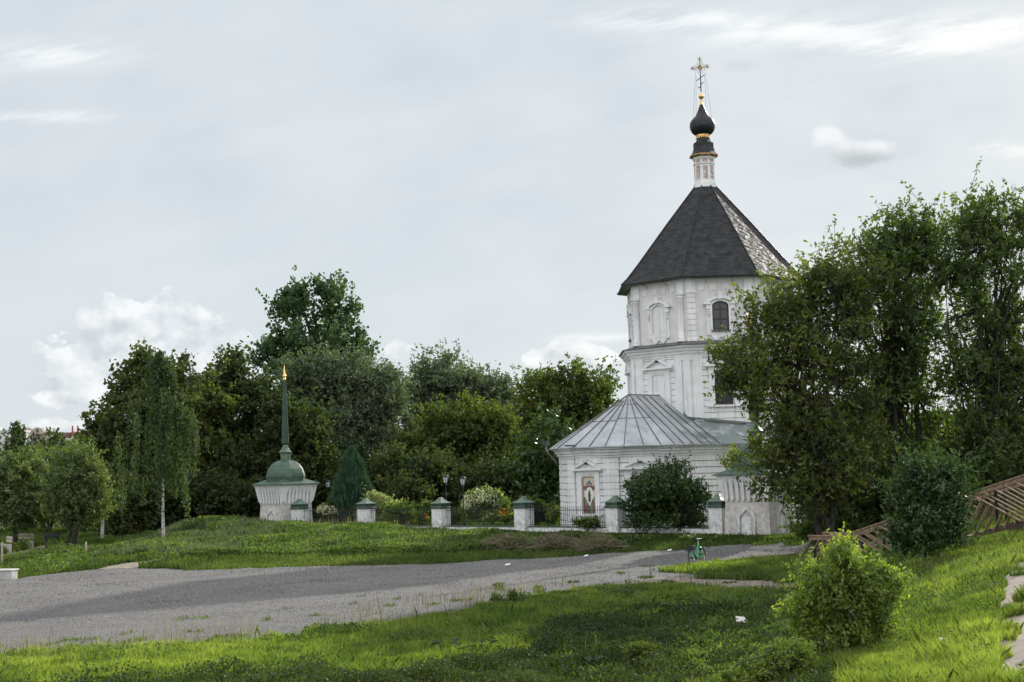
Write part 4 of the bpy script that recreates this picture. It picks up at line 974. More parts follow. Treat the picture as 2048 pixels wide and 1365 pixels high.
# ------------------------------------------------------------------ left side: low wall, benches, poles
q = on(-10, 1160); w = empty('low_block_wall', (q.x, q.y, -.05), R(-14), 'low concrete block wall with pale coping at the left edge of the gravel road', 'wall')
MB().box(-3, .75, 0, .45, 0, .40).build('block', M['concrete'], w, bevel=.01); MB().box(-3.04, .79, -.05, .50, .40, .46).build('coping', M['stone'], w, bevel=.01)
def bench(px, py, rz, lb):
    q = on(px, py); t = empty('park_bench', q, rz, lb, 'bench', 'park benches beside the far path')
    MB().box(-.8, .8, -.02, .42, .40, .46).build('seat', M['benchwood'], t)
    b_ = MB(); b_.box(-.8, .8, .42, .46, .56, .70); b_.box(-.8, .8, .44, .48, .74, .88); b_.build('backrest', M['benchwood'], t)
    for x in (-.7, .7): MB().box(x - .12, x + .12, 0, .42, -.05, .40).build('leg', M['concrete'], t)
bench(36, 1098, R(-25), 'pale wooden bench beside the far path, between the two left willows'); bench(2, 1106, R(-60), 'pale bench cut by the left edge of the photo')
q = at(204, 1073, 90); q.z = float(H(q.x, 90)); t = empty('utility_pole', q, 0, 'bare grey concrete pole in front of the left trees', 'pole')
MB().tube([(0, 0, -.2), (.1, 0, 3.4)], [.11, .085], 10).build('shaft', M['concrete'], t, smooth=True)
MB().tube([(.1, 0, 3.3), (-1.2, 0, 3.35)], .03, 6).build('arm', M['concrete'], t)
q = on(172, 1114); o = MB().lathe([(.05, -.1), (.05, .72), (.035, .76)], 8).build('marker_post', M['benchwood']); o.location = q; tag(o, 'thin grey marker post standing in the left lawn', 'post')
q = on(4, 1133); o = MB().lathe([(.045, -.1), (.045, 1.1), (.03, 1.13)], 8).build('marker_post', M['benchwood']); o.location = q; tag(o, 'thin grey marker post near the left edge of the photo', 'post')
q = on(104, 1101); t = empty('information_stand', q, R(10), 'dark sloping wooden stand beside the far path', 'stand')
for x in (-.3, .3): MB().box(x - .05, x + .05, -.05, .05, -.1, .78).build('leg', M['steel'], t)
MB().hexa([(-.42, -.28, .72), (.42, -.28, .72), (.42, .25, .92), (-.42, .25, .92)], [(-.42, -.30, .77), (.42, -.30, .77), (.42, .23, .97), (-.42, .23, .97)]).build('board', M['steel'], t)
q = on(95, 1117); o = MB().tube([(-1.2, 0, .25), (1.0, .1, .30)], .07, 8).build('fallen_log', M['bark']); o.location = q; tag(o, 'dark horizontal log lying in the grass under the left willows', 'log')
# litter
def litter(px, py, s, lb, mt='whitepl'):
    q = on(px, py); g = MB(); g.poly([(-s, -s * .5, .02), (s * .8, -s * .7, .05), (s, s * .6, .10), (-s * .7, s * .7, .06), (0, 0, .14 * s + .06)], [(0, 1, 4), (1, 2, 4), (2, 3, 4), (3, 0, 4)])
    o = g.build('scrap_of_paper', M[mt]); o.location = q + Vector((0, 0, .02)); tag(o, lb, 'litter')
litter(1015, 1133, .12, 'white scrap lying on the middle of the gravel road'); litter(1172, 1115, .10, 'white scrap at the far verge of the gravel, left'); litter(1339, 1104, .10, 'white scrap at the far verge of the gravel near the bicycle')
q = on(1483, 1274); t = MB(); t.hexa([(-.11, -.10, .18), (.13, -.13, .15), (.09, .07, .26), (-.10, .08, .28)], [(-.11, -.105, .19), (.13, -.135, .16), (.09, .065, .27), (-.10, .075, .29)])
o = t.build('plastic_sheet', M['stone']); o.location = q + Vector((0, 0, .15)); tag(o, 'small pale sheet of plastic lying on the dark foreground weeds', 'litter')
q = on(1890, 1298); o = MB().hexa([(-.07, -.05, .08), (.08, -.06, .07), (.06, .05, .14), (-.06, .06, .15)], [(-.07, -.05, .09), (.08, -.06, .08), (.06, .05, .15), (-.06, .06, .16)]).build('scrap_of_paper', M['whitepl']); o.location = q; tag(o, 'small pale scrap in the sunlit grass of the bank', 'litter')

# ------------------------------------------------------------------ distant apartment blocks
def flats(px0, px1, pytop, Y_, col, lb, roofcol=None, gables=False):
    a, b = at(px0, pytop, Y_), at(px1, pytop, Y_); W = b.x - a.x; Ht = a.z
    t = empty('apartment_block', (a.x, Y_, -.5), 0, lb, 'building'); Ht += .5
    mt = plain('facade_' + lb.split()[0], col, .9, 0, .12, .05)
    MB().box(0, W, 0, 14, 0, Ht).build('wall', mt, t)
    wn = MB(); fl_h = 2.9; nx = int(W / 3.2)
    for fz in np.arange(Ht - 2.3, 3, -fl_h):
        for i in range(nx):
            x = 1.2 + i * (W - 2.4) / max(1, nx - 1); wn.box(x - .75, x + .75, -.06, .05, fz - .8, fz + .8)
    wn.build('windows', M['glass'], t)['kind'] = 'stuff'
    bal = MB()
    for i in range(1, nx, 4):
        x = 1.2 + i * (W - 2.4) / max(1, nx - 1)
        for fz in np.arange(Ht - 3.6, 3, -fl_h): bal.box(x - 1.6, x + 1.6, -1.1, -.065, fz - .6, fz + .5)
    if bal.v: bal.build('balconies', M['stone'], t)
    r_ = MB(); r_.box(-.3, W + .3, -.4, 14.3, Ht, Ht + (1.2 if roofcol is None else 2.4)); rf_ = r_.build('parapet' if roofcol is None else 'mansard_roof', plain('roof_' + lb.split()[0], roofcol or tuple(c * .8 for c in col)), t)
    ch = MB()
    for x in np.linspace(W * .1, W * .9, 5): ch.box(x - .5, x + .5, 4, 6, Ht + 1, Ht + 2.6 + random.random())
    ch.build('chimneys', mt, rf_)
    if gables:
        for x in (W * .12, W * .45):
            g = MB(); f = Fr((x, -.5, 0), (1, 0, 0), (0, -1, 0)); f.ext(g, [(-3.6, Ht)] + [(3.2 * math.cos(u_), Ht + 3.6 * math.sin(u_)) for u_ in np.linspace(math.pi, 0, 9)] + [(3.6, Ht)], 0, .5); g.build('gable', mt, t)
flats(-60, 46, 868, 700, (.55, .55, .54), 'white apartment block at the far left behind the trees')
flats(50, 108, 870, 715, (.40, .34, .28), 'tan apartment block with curved gables on the far hill', None, True)
flats(108, 178, 876, 700, (.50, .48, .47), 'grey apartment block with red mansard roof in the distance', (.22, .10, .09))
for px, py, lb in ((145, 852, 'red and white chimney mast above the distant blocks, left of a pair'), (155.5, 852, 'red and white chimney mast above the distant blocks, right of a pair')):
    a = at(px, py, 690); t = empty('chimney_mast', (a.x, 690, 0), 0, lb, 'mast', 'masts above the distant blocks')
    for k in range(6):
        z0, z1 = a.z * k / 6 if k else 0, a.z * (k + 1) / 6
        MB().tube([(0, 0, z0), (0, 0, z1)], .42, 8).build('section', plain('mast_red', (.35, .07, .06)) if k % 2 else M['stone'], t)

# ------------------------------------------------------------------ foliage
def rot_axes(n, rng, updir=None, spread=1.0):
    a = rng.normal(size=(n, 3))
    if updir is not None: a = a * spread + np.asarray(updir)
    a /= np.linalg.norm(a, axis=1)[:, None] + 1e-9
    b = np.cross(a, rng.normal(size=(n, 3))); b /= np.linalg.norm(b, axis=1)[:, None] + 1e-9
    return a, b
def leaf_quads(P, ln, wd, rng, dirs=None, spread=1.0, fold=.0):
    """one pointed leaf (two triangles over the midrib) per point"""
    n = len(P); a, b = rot_axes(n, rng, dirs, spread)
    L = ln * rng.uniform(.65, 1.35, n)[:, None]; W = wd * rng.uniform(.7, 1.3, n)[:, None]
    V = np.stack([P - a * L * .5, P + b * W * .5 - a * L * .08, P + a * L * .5, P - b * W * .5 - a * L * .08], 1).reshape(-1, 3)
    Fq = np.arange(n * 4).reshape(n, 4); return V, Fq
def sub(pt_name): pass
def crown_points(ells, nclump, ntwig, nleaf, rc, rng, up=.5, droop=0, shell=.55, jit=.10):
    """ells: list of (centre, radii). clumps near the surface, twigs out of each clump, leaves along each twig"""
    vol = np.array([e[1][0] * e[1][2] for e in ells]) ** 1.0; vol /= vol.sum()
    ci = rng.choice(len(ells), nclump, p=vol)
    C = np.array([e[0] for e in ells])[ci]; Rr = np.array([e[1] for e in ells])[ci]
    d = rng.normal(size=(nclump, 3)); d /= np.linalg.norm(d, axis=1)[:, None]
    rr = shell + (1 - shell) * rng.random(nclump) ** .6
    inner = rng.random(nclump) < .28; rr[inner] = rng.random(inner.sum()) * shell
    cl = C + d * Rr * rr[:, None]; ct = np.clip(rng.normal(.42, .2, nclump), 0, 1)
    rcl = rc * rng.uniform(.6, 1.35, nclump)
    idx = np.repeat(np.arange(nclump), ntwig); n = len(idx)
    td = rng.normal(size=(n, 3)) * .8 + d[idx] * .65 + np.array([0, 0, up]); td /= np.linalg.norm(td, axis=1)[:, None]
    st = cl[idx] + rng.normal(size=(n, 3)) * (rcl[idx] * .35)[:, None]; tl = rcl[idx] * rng.uniform(.5, 1.25, n)
    id2 = np.repeat(np.arange(n), nleaf); t = rng.random(len(id2)) ** .8
    P = st[id2] + td[id2] * (tl[id2] * t)[:, None] + rng.normal(size=(len(id2), 3)) * jit * rc
    P[:, 2] -= droop * (tl[id2] * t) ** 2
    tint = np.clip(ct[idx][id2] + rng.normal(0, .14, len(id2)) + .12 * t, 0, 1)
    return P, tint, cl, d, (st, td, tl)
BARKN = [0]
def limbs(name, base, trunk_top, targets, r0_, mat_, parent, rng, lean=None, n=6, stems=1, r_end=.02):
    mb = MB(); base = Vector(base); tt = Vector(trunk_top)
    mb.tube([base + Vector((0, 0, -.3)), base.lerp(tt, .35) + Vector((rng.normal() * .1, rng.normal() * .1, 0)), tt], [r0_ * 1.25, r0_ * .9, r0_ * .62], 9)
    for q in targets:
        q = Vector(q); k = rng.uniform(.45, 1.0); s = base.lerp(tt, k); midp = s.lerp(q, .5) + Vector((rng.normal() * .3, rng.normal() * .3, .08 * (q - s).length))
        L = (q - s).length; r1 = min(r0_ * .42, .035 + .016 * L)
        mb.tube([s, s.lerp(midp, .5) + Vector((0, 0, .05 * L)), midp, q], [r1, r1 * .8, r1 * .55, r_end * .7], 5)
    return mb.build(name, mat_, parent, smooth=True)
def tree(name, label, base, Yd, ells_px, lf, ln, wd, nclump, ntwig, nleaf, rc, seed, group=None, trunk_r=.22, top=None, up=.5, bark='bark', shell=.55, depth=1.0, cat='tree', droop=0, nl=26, jit=.10, twigs=0, trunks=1, dirs=None, clump=True):
    rng = np.random.default_rng(seed)
    bx, by = base; g = on(bx, by) if Yd is None else None
    if g is None: q = at(bx, by, Yd); g = Vector((q.x, Yd, float(H(q.x, Yd))))
    Y_ = g.y
    t = empty(name, g, 0, label, cat, group); k = Y_ / F
    ells = []
    for cx, cy, rx, ry in ells_px:
        c_ = at(cx, cy, Y_); dy = rng.uniform(-.25, .25) * rx * k * depth
        ells.append((np.array([c_.x - g.x, dy, c_.z - g.z]), np.array([rx * k, rx * k * depth, ry * k])))
    if clump: nclump, ntwig, rc = int(nclump * .42), int(ntwig * 2.3), rc * 1.12
    P, tint, cl, d, tw = crown_points(ells, nclump, ntwig, nleaf, rc, rng, up, droop, shell, jit)
    P[:, 2] = np.maximum(P[:, 2], .05)
    V, Fq = leaf_quads(P, ln, wd, rng, dirs); fast_mesh('crown', V, Fq, M[lf], t, np.repeat(tint, 4))
    zc = max(e[0][2] for e in ells); tp = top or (np.mean([e[0][0] for e in ells]), 0, zc * .72)
    sel = cl[rng.choice(len(cl), min(nl, len(cl)), False)]
    limbs('trunk', (0, 0, 0), tp, sel, trunk_r, M[bark], t, rng)
    for j in range(trunks - 1):
        off = Vector((rng.uniform(-1, 1) * trunk_r * 4, rng.uniform(-.4, .4), 0)); far = Vector(sel[j % len(sel)])
        limbs('trunk', off, (far.x * .45, far.y * .45, far.z * .85), sel[j::4][:6], trunk_r * .7, M[bark], t, rng)
    if twigs:
        st, td, tl = tw; ii = rng.choice(len(st), min(twigs, len(st)), False); a = st[ii]; b = a + td[ii] * tl[ii][:, None] * .8
        sdv = np.cross(td[ii], [0, 1, 0]); sdv /= np.linalg.norm(sdv, axis=1)[:, None] + 1e-6; w_ = .012
        a = a - td[ii] * .5
        V = np.stack([a - sdv * w_, a + sdv * w_, b + sdv * w_ * .3, b - sdv * w_ * .3], 1).reshape(-1, 3)
        fast_mesh('twigs', V, np.arange(len(ii) * 4).reshape(-1, 4), M[bark], t)
    return t
BG = 'trees behind the churchyard and along the left'
# far belt of woodland that reads as one mass
rng = np.random.default_rng(99); n = 26000
xw = rng.uniform(-75, 75, n); yw = 168 + rng.uniform(-6, 12, n); hgt = 6.5 + 3.5 * hash2(xw * .14, yw * .05) + 2.2 * hash2(xw * .5, yw * .3)
hgt = hgt * np.where(xw < -45, .8, 1)
zw = hgt * rng.random(n) ** .55
V, Fq = leaf_quads(np.stack([xw, yw, zw], 1), .75, .6, rng)
tag(fast_mesh('far_woodland', V, Fq, M['lf_dark'], None, np.repeat(np.clip(hash2(xw * .4, zw * .5) + rng.normal(0, .15, n), 0, 1), 4)), 'dark belt of far woodland behind all the other trees', 'woodland', kind='stuff')
n = 30000; xw = rng.uniform(-330, -150, n); yw = 560 + rng.uniform(-20, 60, n); hgt = 10 + 4 * hash2(xw * .06, yw * .02) + 3 * hash2(xw * .2, yw * .1); zw = hgt * rng.random(n) ** .5
V, Fq = leaf_quads(np.stack([xw, yw, zw], 1), 1.9, 1.5, rng)
tag(fast_mesh('hillside_wood', V, Fq, M['lf_olive'], None, np.repeat(rng.random(n) * .4, 4)), 'line of distant tree tops below the apartment blocks', 'woodland', kind='stuff')

tree('poplar_tree', 'tallest tree, a twin-topped poplar rising behind the left turret', (655, 1040), 128,
     [(594, 650, 46, 62), (670, 640, 46, 62), (635, 720, 104, 66), (560, 715, 46, 44), (708, 715, 36, 54), (640, 830, 110, 100), (588, 602, 22, 24), (662, 590, 26, 26)], 'lf_poplar', .34, .28, 400, 7, 10, 1.1, 1, BG, .4, up=1.1, shell=.45, nl=70)
tree('maple_tree', 'broad dark maple with ragged left edge behind the weeping birch', (335, 1060), 101,
     [(330, 790, 85, 65), (240, 850, 62, 55), (255, 930, 80, 70), (380, 850, 80, 95), (330, 950, 110, 90), (300, 755, 50, 38), (205, 810, 26, 28)], 'lf_bgmaple', .30, .24, 480, 7, 12, 1.0, 2, BG, .3, up=.35, nl=60)
tree('dark_tree', 'dark dense tree between the birch and the twin-topped poplar', (455, 1050), 106,
     [(450, 770, 55, 48), (430, 850, 70, 90), (500, 850, 60, 110), (470, 950, 90, 80), (470, 740, 28, 26)], 'lf_dark', .30, .22, 400, 7, 11, 1.0, 3, BG, .28, nl=50)
tree('willow_tree', 'large grey-green willow right of the turret spire', (715, 1030), 112,
     [(620, 780, 60, 60), (700, 790, 85, 75), (755, 830, 60, 95), (700, 900, 100, 85), (660, 760, 70, 45), (770, 790, 28, 60)], 'lf_willow', .28, .13, 560, 8, 13, 1.0, 4, BG, .35, up=.2, nl=60)
tree('understory_tree', 'dark low tree directly behind the small left turret', (560, 1040), 99, [(560, 900, 70, 80), (520, 960, 80, 60), (620, 940, 70, 70), (590, 850, 60, 60)], 'lf_dark', .28, .2, 330, 7, 12, .9, 5, BG, .22)
tree('distant_poplar', 'grey-green rounded tree top between the willow and the light green linden', (890, 1010), 140, [(885, 765, 62, 45), (850, 800, 50, 45), (900, 840, 80, 70), (940, 785, 28, 34)], 'lf_willow', .36, .2, 330, 7, 11, 1.3, 6, BG, .3)
tree('distant_willow', 'pale grey-green tree top just left of the olive tree by the church', (985, 1010), 142, [(985, 790, 48, 34), (960, 800, 50, 40), (1010, 840, 60, 60)], 'lf_willow', .34, .2, 240, 7, 11, 1.2, 7, BG, .3)
tree('linden_tree', 'light yellow-green rounded linden in the middle of the tree line', (920, 1030), 110,
     [(925, 870, 78, 64), (860, 900, 48, 60), (990, 880, 44, 62), (920, 950, 110, 60), (960, 840, 56, 42)], 'lf_light', .25, .19, 560, 8, 12, .85, 8, BG, .26, up=.1)
tree('alder_tree', 'olive green tree touching the left side of the octagonal tower', (1150, 1020), 122,
     [(1140, 790, 62, 48), (1195, 800, 50, 50), (1090, 790, 50, 38), (1140, 880, 110, 75), (1160, 755, 26, 22), (1080, 860, 50, 60)], 'lf_light', .28, .21, 480, 7, 12, 1.0, 9, BG, .3)
tree('walnut_tree', 'small dark bluish tree left of the apse roof', (1090, 1020), 96, [(1095, 900, 40, 55), (1080, 950, 48, 55), (1120, 960, 34, 50), (1110, 860, 22, 24)], 'lf_gloss', .34, .14, 160, 6, 10, .8, 10, BG, .14)
tree('understory_tree', 'dark low tree behind the lanterns in the middle of the garden', (860, 1030), 98, [(830, 960, 60, 50), (900, 975, 60, 42), (960, 980, 60, 40), (1020, 970, 50, 46), (780, 960, 40, 50)], 'lf_dark', .26, .18, 420, 7, 12, .8, 11, BG, .15, up=.1)
tree('understory_tree', 'reddish dark bush behind the variegated bush', (790, 1040), 94, [(800, 985, 34, 34), (830, 1000, 30, 28)], 'lf_bgmaple', .2, .14, 110, 6, 11, .5, 12, BG, .08)
tree('willow_tree', 'round olive-green willow at the far left edge of the photo', (30, 1100), None,
     [(20, 980, 75, 54), (70, 992, 40, 54), (-40, 970, 60, 60), (30, 948, 50, 32), (60, 1020, 50, 32)], 'lf_left', .20, .085, 560, 8, 13, .62, 13, BG, .16, up=.15, shell=.5)
tree('willow_tree', 'olive-green willow with two leaning trunks, second from the left edge', (147, 1098), None,
     [(154, 950, 40, 42), (146, 985, 44, 46), (186, 982, 30, 40), (160, 1015, 46, 32), (152, 928, 30, 20)], 'lf_left', .19, .085, 460, 8, 12, .6, 14, BG, .15, up=.15, trunks=2)
tree('slender_tree', 'thin spindly tree rising above the far left willow', (32, 1080), 125, [(32, 905, 20, 36), (32, 875, 11, 22), (30, 950, 26, 40)], 'lf_birch', .22, .15, 110, 6, 10, .5, 15, BG, .08, up=.3)
tree('willow_tree', 'low olive willow filling the gap left of the birch trunk', (250, 1085), 96, [(250, 1010, 44, 46), (225, 985, 30, 30), (285, 1030, 30, 42), (240, 1050, 42, 24)], 'lf_olive', .2, .1, 330, 7, 12, .55, 16, BG, .1, up=.4)
tree('understory_tree', 'dark undergrowth tree at the foot of the maple', (390, 1060), 96, [(390, 1000, 60, 50), (330, 1010, 50, 40), (440, 1010, 50, 34), (480, 1000, 50, 40)], 'lf_dark', .24, .18, 420, 7, 12, .7, 17, BG, .12)
tree('understory_tree', 'dark tree behind the two left willows, with bare lower trunk', (95, 1075), 110, [(100, 985, 80, 48), (30, 990, 60, 48), (190, 1000, 60, 50), (-40, 1000, 50, 50)], 'lf_dark', .28, .2, 380, 7, 11, .9, 18, BG, .18, trunks=3)
tree('round_tree', 'dark rounded tree top in front of the distant apartment blocks', (98, 1000), 330, [(100, 897, 40, 20), (60, 905, 26, 14), (140, 905, 30, 16), (95, 930, 60, 24)], 'lf_dark', .8, .6, 150, 6, 10, 2.0, 19, BG, .3)
tree('sunlit_tree', 'sunlit pale green tree top beyond the left willows', (180, 1010), 160, [(185, 912, 22, 18), (165, 930, 34, 24), (215, 935, 24, 28), (95, 922, 30, 16)], 'lf_light', .34, .25, 150, 6, 10, 1.0, 20, BG, .2)
tree('garden_tree', 'yellowish small tree beside the lantern left of the thuja', (645, 1030), 99, [(640, 985, 32, 36), (668, 975, 20, 22), (620, 1005, 24, 24)], 'lf_olive', .17, .12, 160, 6, 11, .45, 21, BG, .08)

# weeping birch
rng = np.random.default_rng(31); bq = on(327, 1088); k = bq.y / F
bt = empty('weeping_birch', bq, 0, 'weeping birch with white trunk at the left end of the mound', 'tree')
tp = at(318, 700, bq.y) - bq; b1 = at(326, 900, bq.y) - bq
limbs('trunk', (0, 0, 0), b1, [], .085, M['birch'], bt, rng)
mb = MB(); tg = []
mb.tube([b1, b1.lerp(tp, .5) + Vector((.1, 0, 0)), tp], [.11, .06, .012], 7)
P = []; tn = []
for i in range(165):
    h_ = rng.random() ** .85; s = b1.lerp(tp, h_ * .95) if rng.random() > .1 else Vector((0, 0, b1.z * rng.uniform(.75, 1)))
    wdt = k * (4 + 62 * (1 - h_) ** .7) * rng.uniform(.15, 1.45); a = rng.uniform(0, 2 * math.pi)
    e = s + Vector((math.cos(a) * wdt, math.sin(a) * wdt, rng.uniform(.0, .5)))
    if i % 3 == 0: mb.tube([s, s.lerp(e, .5) + Vector((0, 0, .25)), e], [.03, .02, .008], 4)
    L = rng.uniform(.9, 3.8) * (1.15 - h_ * .8); m_ = int(40 * L)
    tt = rng.random(m_); xx = e.x + rng.normal(0, .09, m_) + tt * rng.normal() * .15; yy = e.y + rng.normal(0, .09, m_); zz = e.z - tt * L
    P.append(np.stack([xx, yy, zz], 1)); tn.append(np.clip(rng.normal(.4, .18) + rng.normal(0, .1, m_), 0, 1))
mb.build('branches', M['bark'], bt, smooth=True)
P = np.concatenate(P); tn = np.concatenate(tn); P[:, 2] = np.maximum(P[:, 2], .6)
V, Fq = leaf_quads(P, .16, .10, rng, (0, 0, -1), .7); fast_mesh('crown', V, Fq, M['lf_birch'], bt, np.repeat(tn, 4))

# box elders on the right
BX = 'box elder trees right of the church'
tree('box_elder', 'box elder with yellowing twigs, leftmost, hiding the right side of the church', (1650, 1075), 55.5,
     [(1450, 735, 42, 36), (1425, 715, 20, 16), (1640, 560, 60, 80), (1700, 580, 85, 85), (1590, 640, 75, 90), (1530, 745, 85, 100), (1500, 690, 40, 40), (1660, 740, 120, 130), (1585, 880, 92, 110), (1680, 900, 120, 120), (1480, 760, 38, 40), (1488, 885, 46, 46), (1640, 980, 80, 60), (1570, 955, 40, 45)],
     'lf_maple', .235, .092, 440, 9, 9, .78, 41, BX, .15, up=.55, twigs=2400, trunks=4, shell=.4, depth=.75, nl=60, jit=.07)
tree('box_elder', 'tall box elder in the middle of the right-hand group', (1800, 1080), 58,
     [(1800, 500, 66, 95), (1845, 480, 54, 70), (1755, 530, 60, 85), (1720, 600, 50, 70), (1800, 640, 110, 110), (1790, 780, 130, 120), (1800, 920, 140, 115), (1740, 1000, 90, 50)],
     'lf_elder', .235, .092, 400, 9, 9, .80, 42, BX, .18, up=.7, twigs=2200, trunks=4, shell=.4, depth=.7, nl=60, jit=.07)
tree('box_elder', 'box elder rising highest at the right edge of the photo', (1960, 1060), 57,
     [(1930, 480, 46, 95), (1985, 500, 70, 95), (2060, 480, 60, 90), (1890, 560, 60, 80), (2010, 620, 110, 120), (1960, 760, 120, 130), (2070, 780, 110, 140), (1980, 920, 130, 90), (2090, 900, 80, 90)],
     'lf_elder', .235, .092, 470, 9, 9, .80, 43, BX, .18, up=.7, twigs=2200, trunks=4, shell=.4, depth=.7, nl=60, jit=.07)
tree('understory_tree', 'dark dense thicket under the box elders behind the stairs', (1850, 1060), 61, [(1680, 1000, 90, 60), (1800, 980, 110, 80), (1920, 950, 100, 80), (2040, 930, 90, 70)], 'lf_dark', .2, .13, 650, 8, 12, .6, 44, None, .1)
# thuja
def thuja(px, py, Y_, hpx, wpx, seed, label):
    rng = np.random.default_rng(seed); q = at(px, py, Y_); g = Vector((q.x, Y_, float(H(q.x, Y_)))); k = Y_ / F
    t = empty('thuja', g, 0, label, 'conifer'); tpz = at(px, py - hpx, Y_).z - g.z
    n = 15000; h_ = rng.random(n) ** 1.25; prof = np.interp(h_, [0, .1, .35, .6, .85, 1], [.80, .95, 1, .72, .34, .03]) * wpx * k
    lump = .8 + .35 * hash2(rng.random(n) * 0 + h_ * 9, h_ * 0); a = rng.uniform(0, 2 * math.pi, n); lump = .70 + .48 * hash2(a * 3.0, h_ * 7)
    r_ = prof * lump * (rng.random(n) ** .3)
    P = np.stack([r_ * np.cos(a), r_ * np.sin(a), h_ * tpz * .97], 1)
    dirs = np.stack([np.cos(a) * .35, np.sin(a) * .35, np.ones(n)], 1)
    V, Fq = leaf_quads(P, .55, .07, rng, dirs, .30)
    fast_mesh('crown', V, Fq, M['lf_thuja'], t, np.repeat(np.clip(hash2(a * 4, h_ * 12) + rng.normal(0, .2, n), 0, 1), 4))
    limbs('trunk', (0, 0, 0), (0, 0, tpz * .9), [], .09, M['bark'], t, rng)
thuja(706, 1040, 89, 145, 47, 51, 'dark blue-green conical thuja right of the small left turret')

# shrubs
def shrub(name, label, px, py, Y_, ells_px, lf, ln, wd, nc, nt, nlf, rc, seed, cat='bush', depth=1., up=.4, stem='bark', shell=.5, flower=None, group=None, jit=.12, tr=.03):
    t = tree(name, label, (px, py), Y_, ells_px, lf, ln, wd, nc, nt, nlf, rc, seed, group, tr, up=up, shell=shell, depth=depth, cat=cat, nl=12, jit=jit, bark=stem)
    t.children[0].name = 'foliage'
    return t
shrub('round_bush', 'large dark round bush against the church wall behind the iron fence', 1322, 1060, 68.3, [(1322, 985, 56, 46), (1290, 1000, 42, 42), (1362, 990, 36, 42), (1325, 1030, 66, 28), (1300, 955, 20, 16), (1352, 950, 18, 16), (1385, 1000, 20, 30)], 'lf_gloss', .14, .08, 340, 9, 11, .48, 61, shell=.5, up=.6, jit=.08)
def flowers(t, Y_, ells_px, lf, n, size, seed, upper=.1, cone=False, name='flowers'):
    rng = np.random.default_rng(seed); P = []
    for cx, cy, rx, ry in ells_px:
        c_ = at(cx, cy, Y_); k = Y_ / F; m_ = n // len(ells_px); d = rng.normal(size=(m_, 3)); d[:, 2] = np.abs(d[:, 2]) - upper * 2; d[:, 1] = -np.abs(d[:, 1]) * .9 + .2; d /= np.linalg.norm(d, axis=1)[:, None]
        P.append(np.array(c_ - t.location) + d * np.array([rx, rx, ry]) * k)
    P = np.concatenate(P); P[:, 2] = np.maximum(P[:, 2], .15); r_ = 14; Q = np.repeat(P, r_, 0) + rng.normal(size=(len(P) * r_, 3)) * np.array([1, 1, 2.0 if cone else 1]) * size * .42
    V, Fq = leaf_quads(Q, size * .55, size * .45, rng); fast_mesh(name, V, Fq, M[lf], t, np.repeat(rng.random(len(Q)), 4))
hy = [(970, 1002, 36, 22), (945, 1015, 20, 20), (995, 1012, 18, 18), (970, 1022, 38, 16)]
t = shrub('hydrangea_bush', 'hydrangea bush covered in creamy white flower cones between two posts', 970, 1050, 80, hy, 'lf_weed', .13, .09, 150, 6, 10, .3, 62)
flowers(t, 80, hy[:3], 'petal_w', 190, .14, 63, cone=True)
hy = [(652, 1021, 16, 10), (664, 1025, 12, 8)]
t = shrub('hydrangea_bush', 'small white-flowered bush between the left turret and the thuja', 654, 1050, 88, hy, 'lf_weed', .13, .09, 60, 6, 9, .25, 64); flowers(t, 88, hy, 'petal_w', 60, .16, 65)
shrub('variegated_bush', 'pale yellow-green variegated bush behind the fence right of the thuja', 765, 1050, 88, [(760, 1012, 26, 24), (785, 1022, 20, 18), (750, 1030, 34, 18), (745, 1000, 12, 14)], 'lf_varieg', .12, .06, 170, 7, 11, .3, 66)
def bed(px, py, Y_, ells, lf, seed, label, nf=40, size=.09):
    t = shrub('flower_clump', label, px, py, Y_, [(a, b, c_ * 1.1, d * 1.1) for a, b, c_, d in ells], 'lf_weed', .13, .05, 40, 6, 9, .22, seed, cat='flowers', tr=.012); flowers(t, Y_, ells, lf, nf, size, seed + 1)
bed(1013, 1050, 79, [(1012, 1027, 12, 12), (1004, 1035, 10, 9)], 'petal_o', 70, 'tall orange flowers just left of the post beside the apse', 60, .12)
bed(845, 1050, 80, [(848, 1037, 9, 8), (838, 1042, 8, 6)], 'petal_o', 72, 'orange flowers left of the post before the lanterns', 34, .11)
bed(855, 1050, 80, [(854, 1013, 5, 5)], 'petal_r', 74, 'single red bloom above the fence beside the far post', 3, .14)
bed(985, 1050, 78, [(985, 1034, 12, 5), (975, 1038, 9, 4)], 'petal_w', 76, 'low white flowers in front of the hydrangea', 34, .08)
bed(1108, 1050, 78, [(1105, 1036, 9, 4), (1112, 1030, 6, 6)], 'petal_o', 78, 'few orange and white flowers left of the apse corner', 18, .10)
shrub('garden_shrub', 'dark shrub in the garden left of the apse corner', 1085, 1050, 80, [(1085, 1022, 22, 20), (1060, 1032, 20, 16), (1102, 1037, 10, 12)], 'lf_dark', .13, .08, 130, 6, 10, .3, 80)
shrub('garden_shrub', 'low dark shrubs right of the lanterns behind the fence', 1040, 1050, 84, [(1040, 1020, 26, 20), (900, 1035, 26, 16)], 'lf_dark', .13, .08, 130, 6, 10, .3, 81)
shrub('garden_shrub', 'leafy shrub behind the fence between variegated bush and orange flowers', 810, 1050, 86, [(815, 1028, 26, 18), (790, 1030, 18, 14)], 'lf_weed', .12, .08, 110, 6, 10, .3, 82)
shrub('garden_shrub', 'low green plant against the church wall below the icon', 1170, 1050, 70.6, [(1165, 1047, 22, 7), (1190, 1044, 12, 9)], 'lf_weed', .10, .07, 60, 5, 9, .15, 83)
shrub('garden_shrub', 'sunlit hedge behind the fence bars beside the right turret', 1385, 1055, 69.5, [(1390, 1040, 20, 14), (1365, 1045, 16, 10)], 'lf_weed', .10, .07, 120, 6, 9, .2, 84)
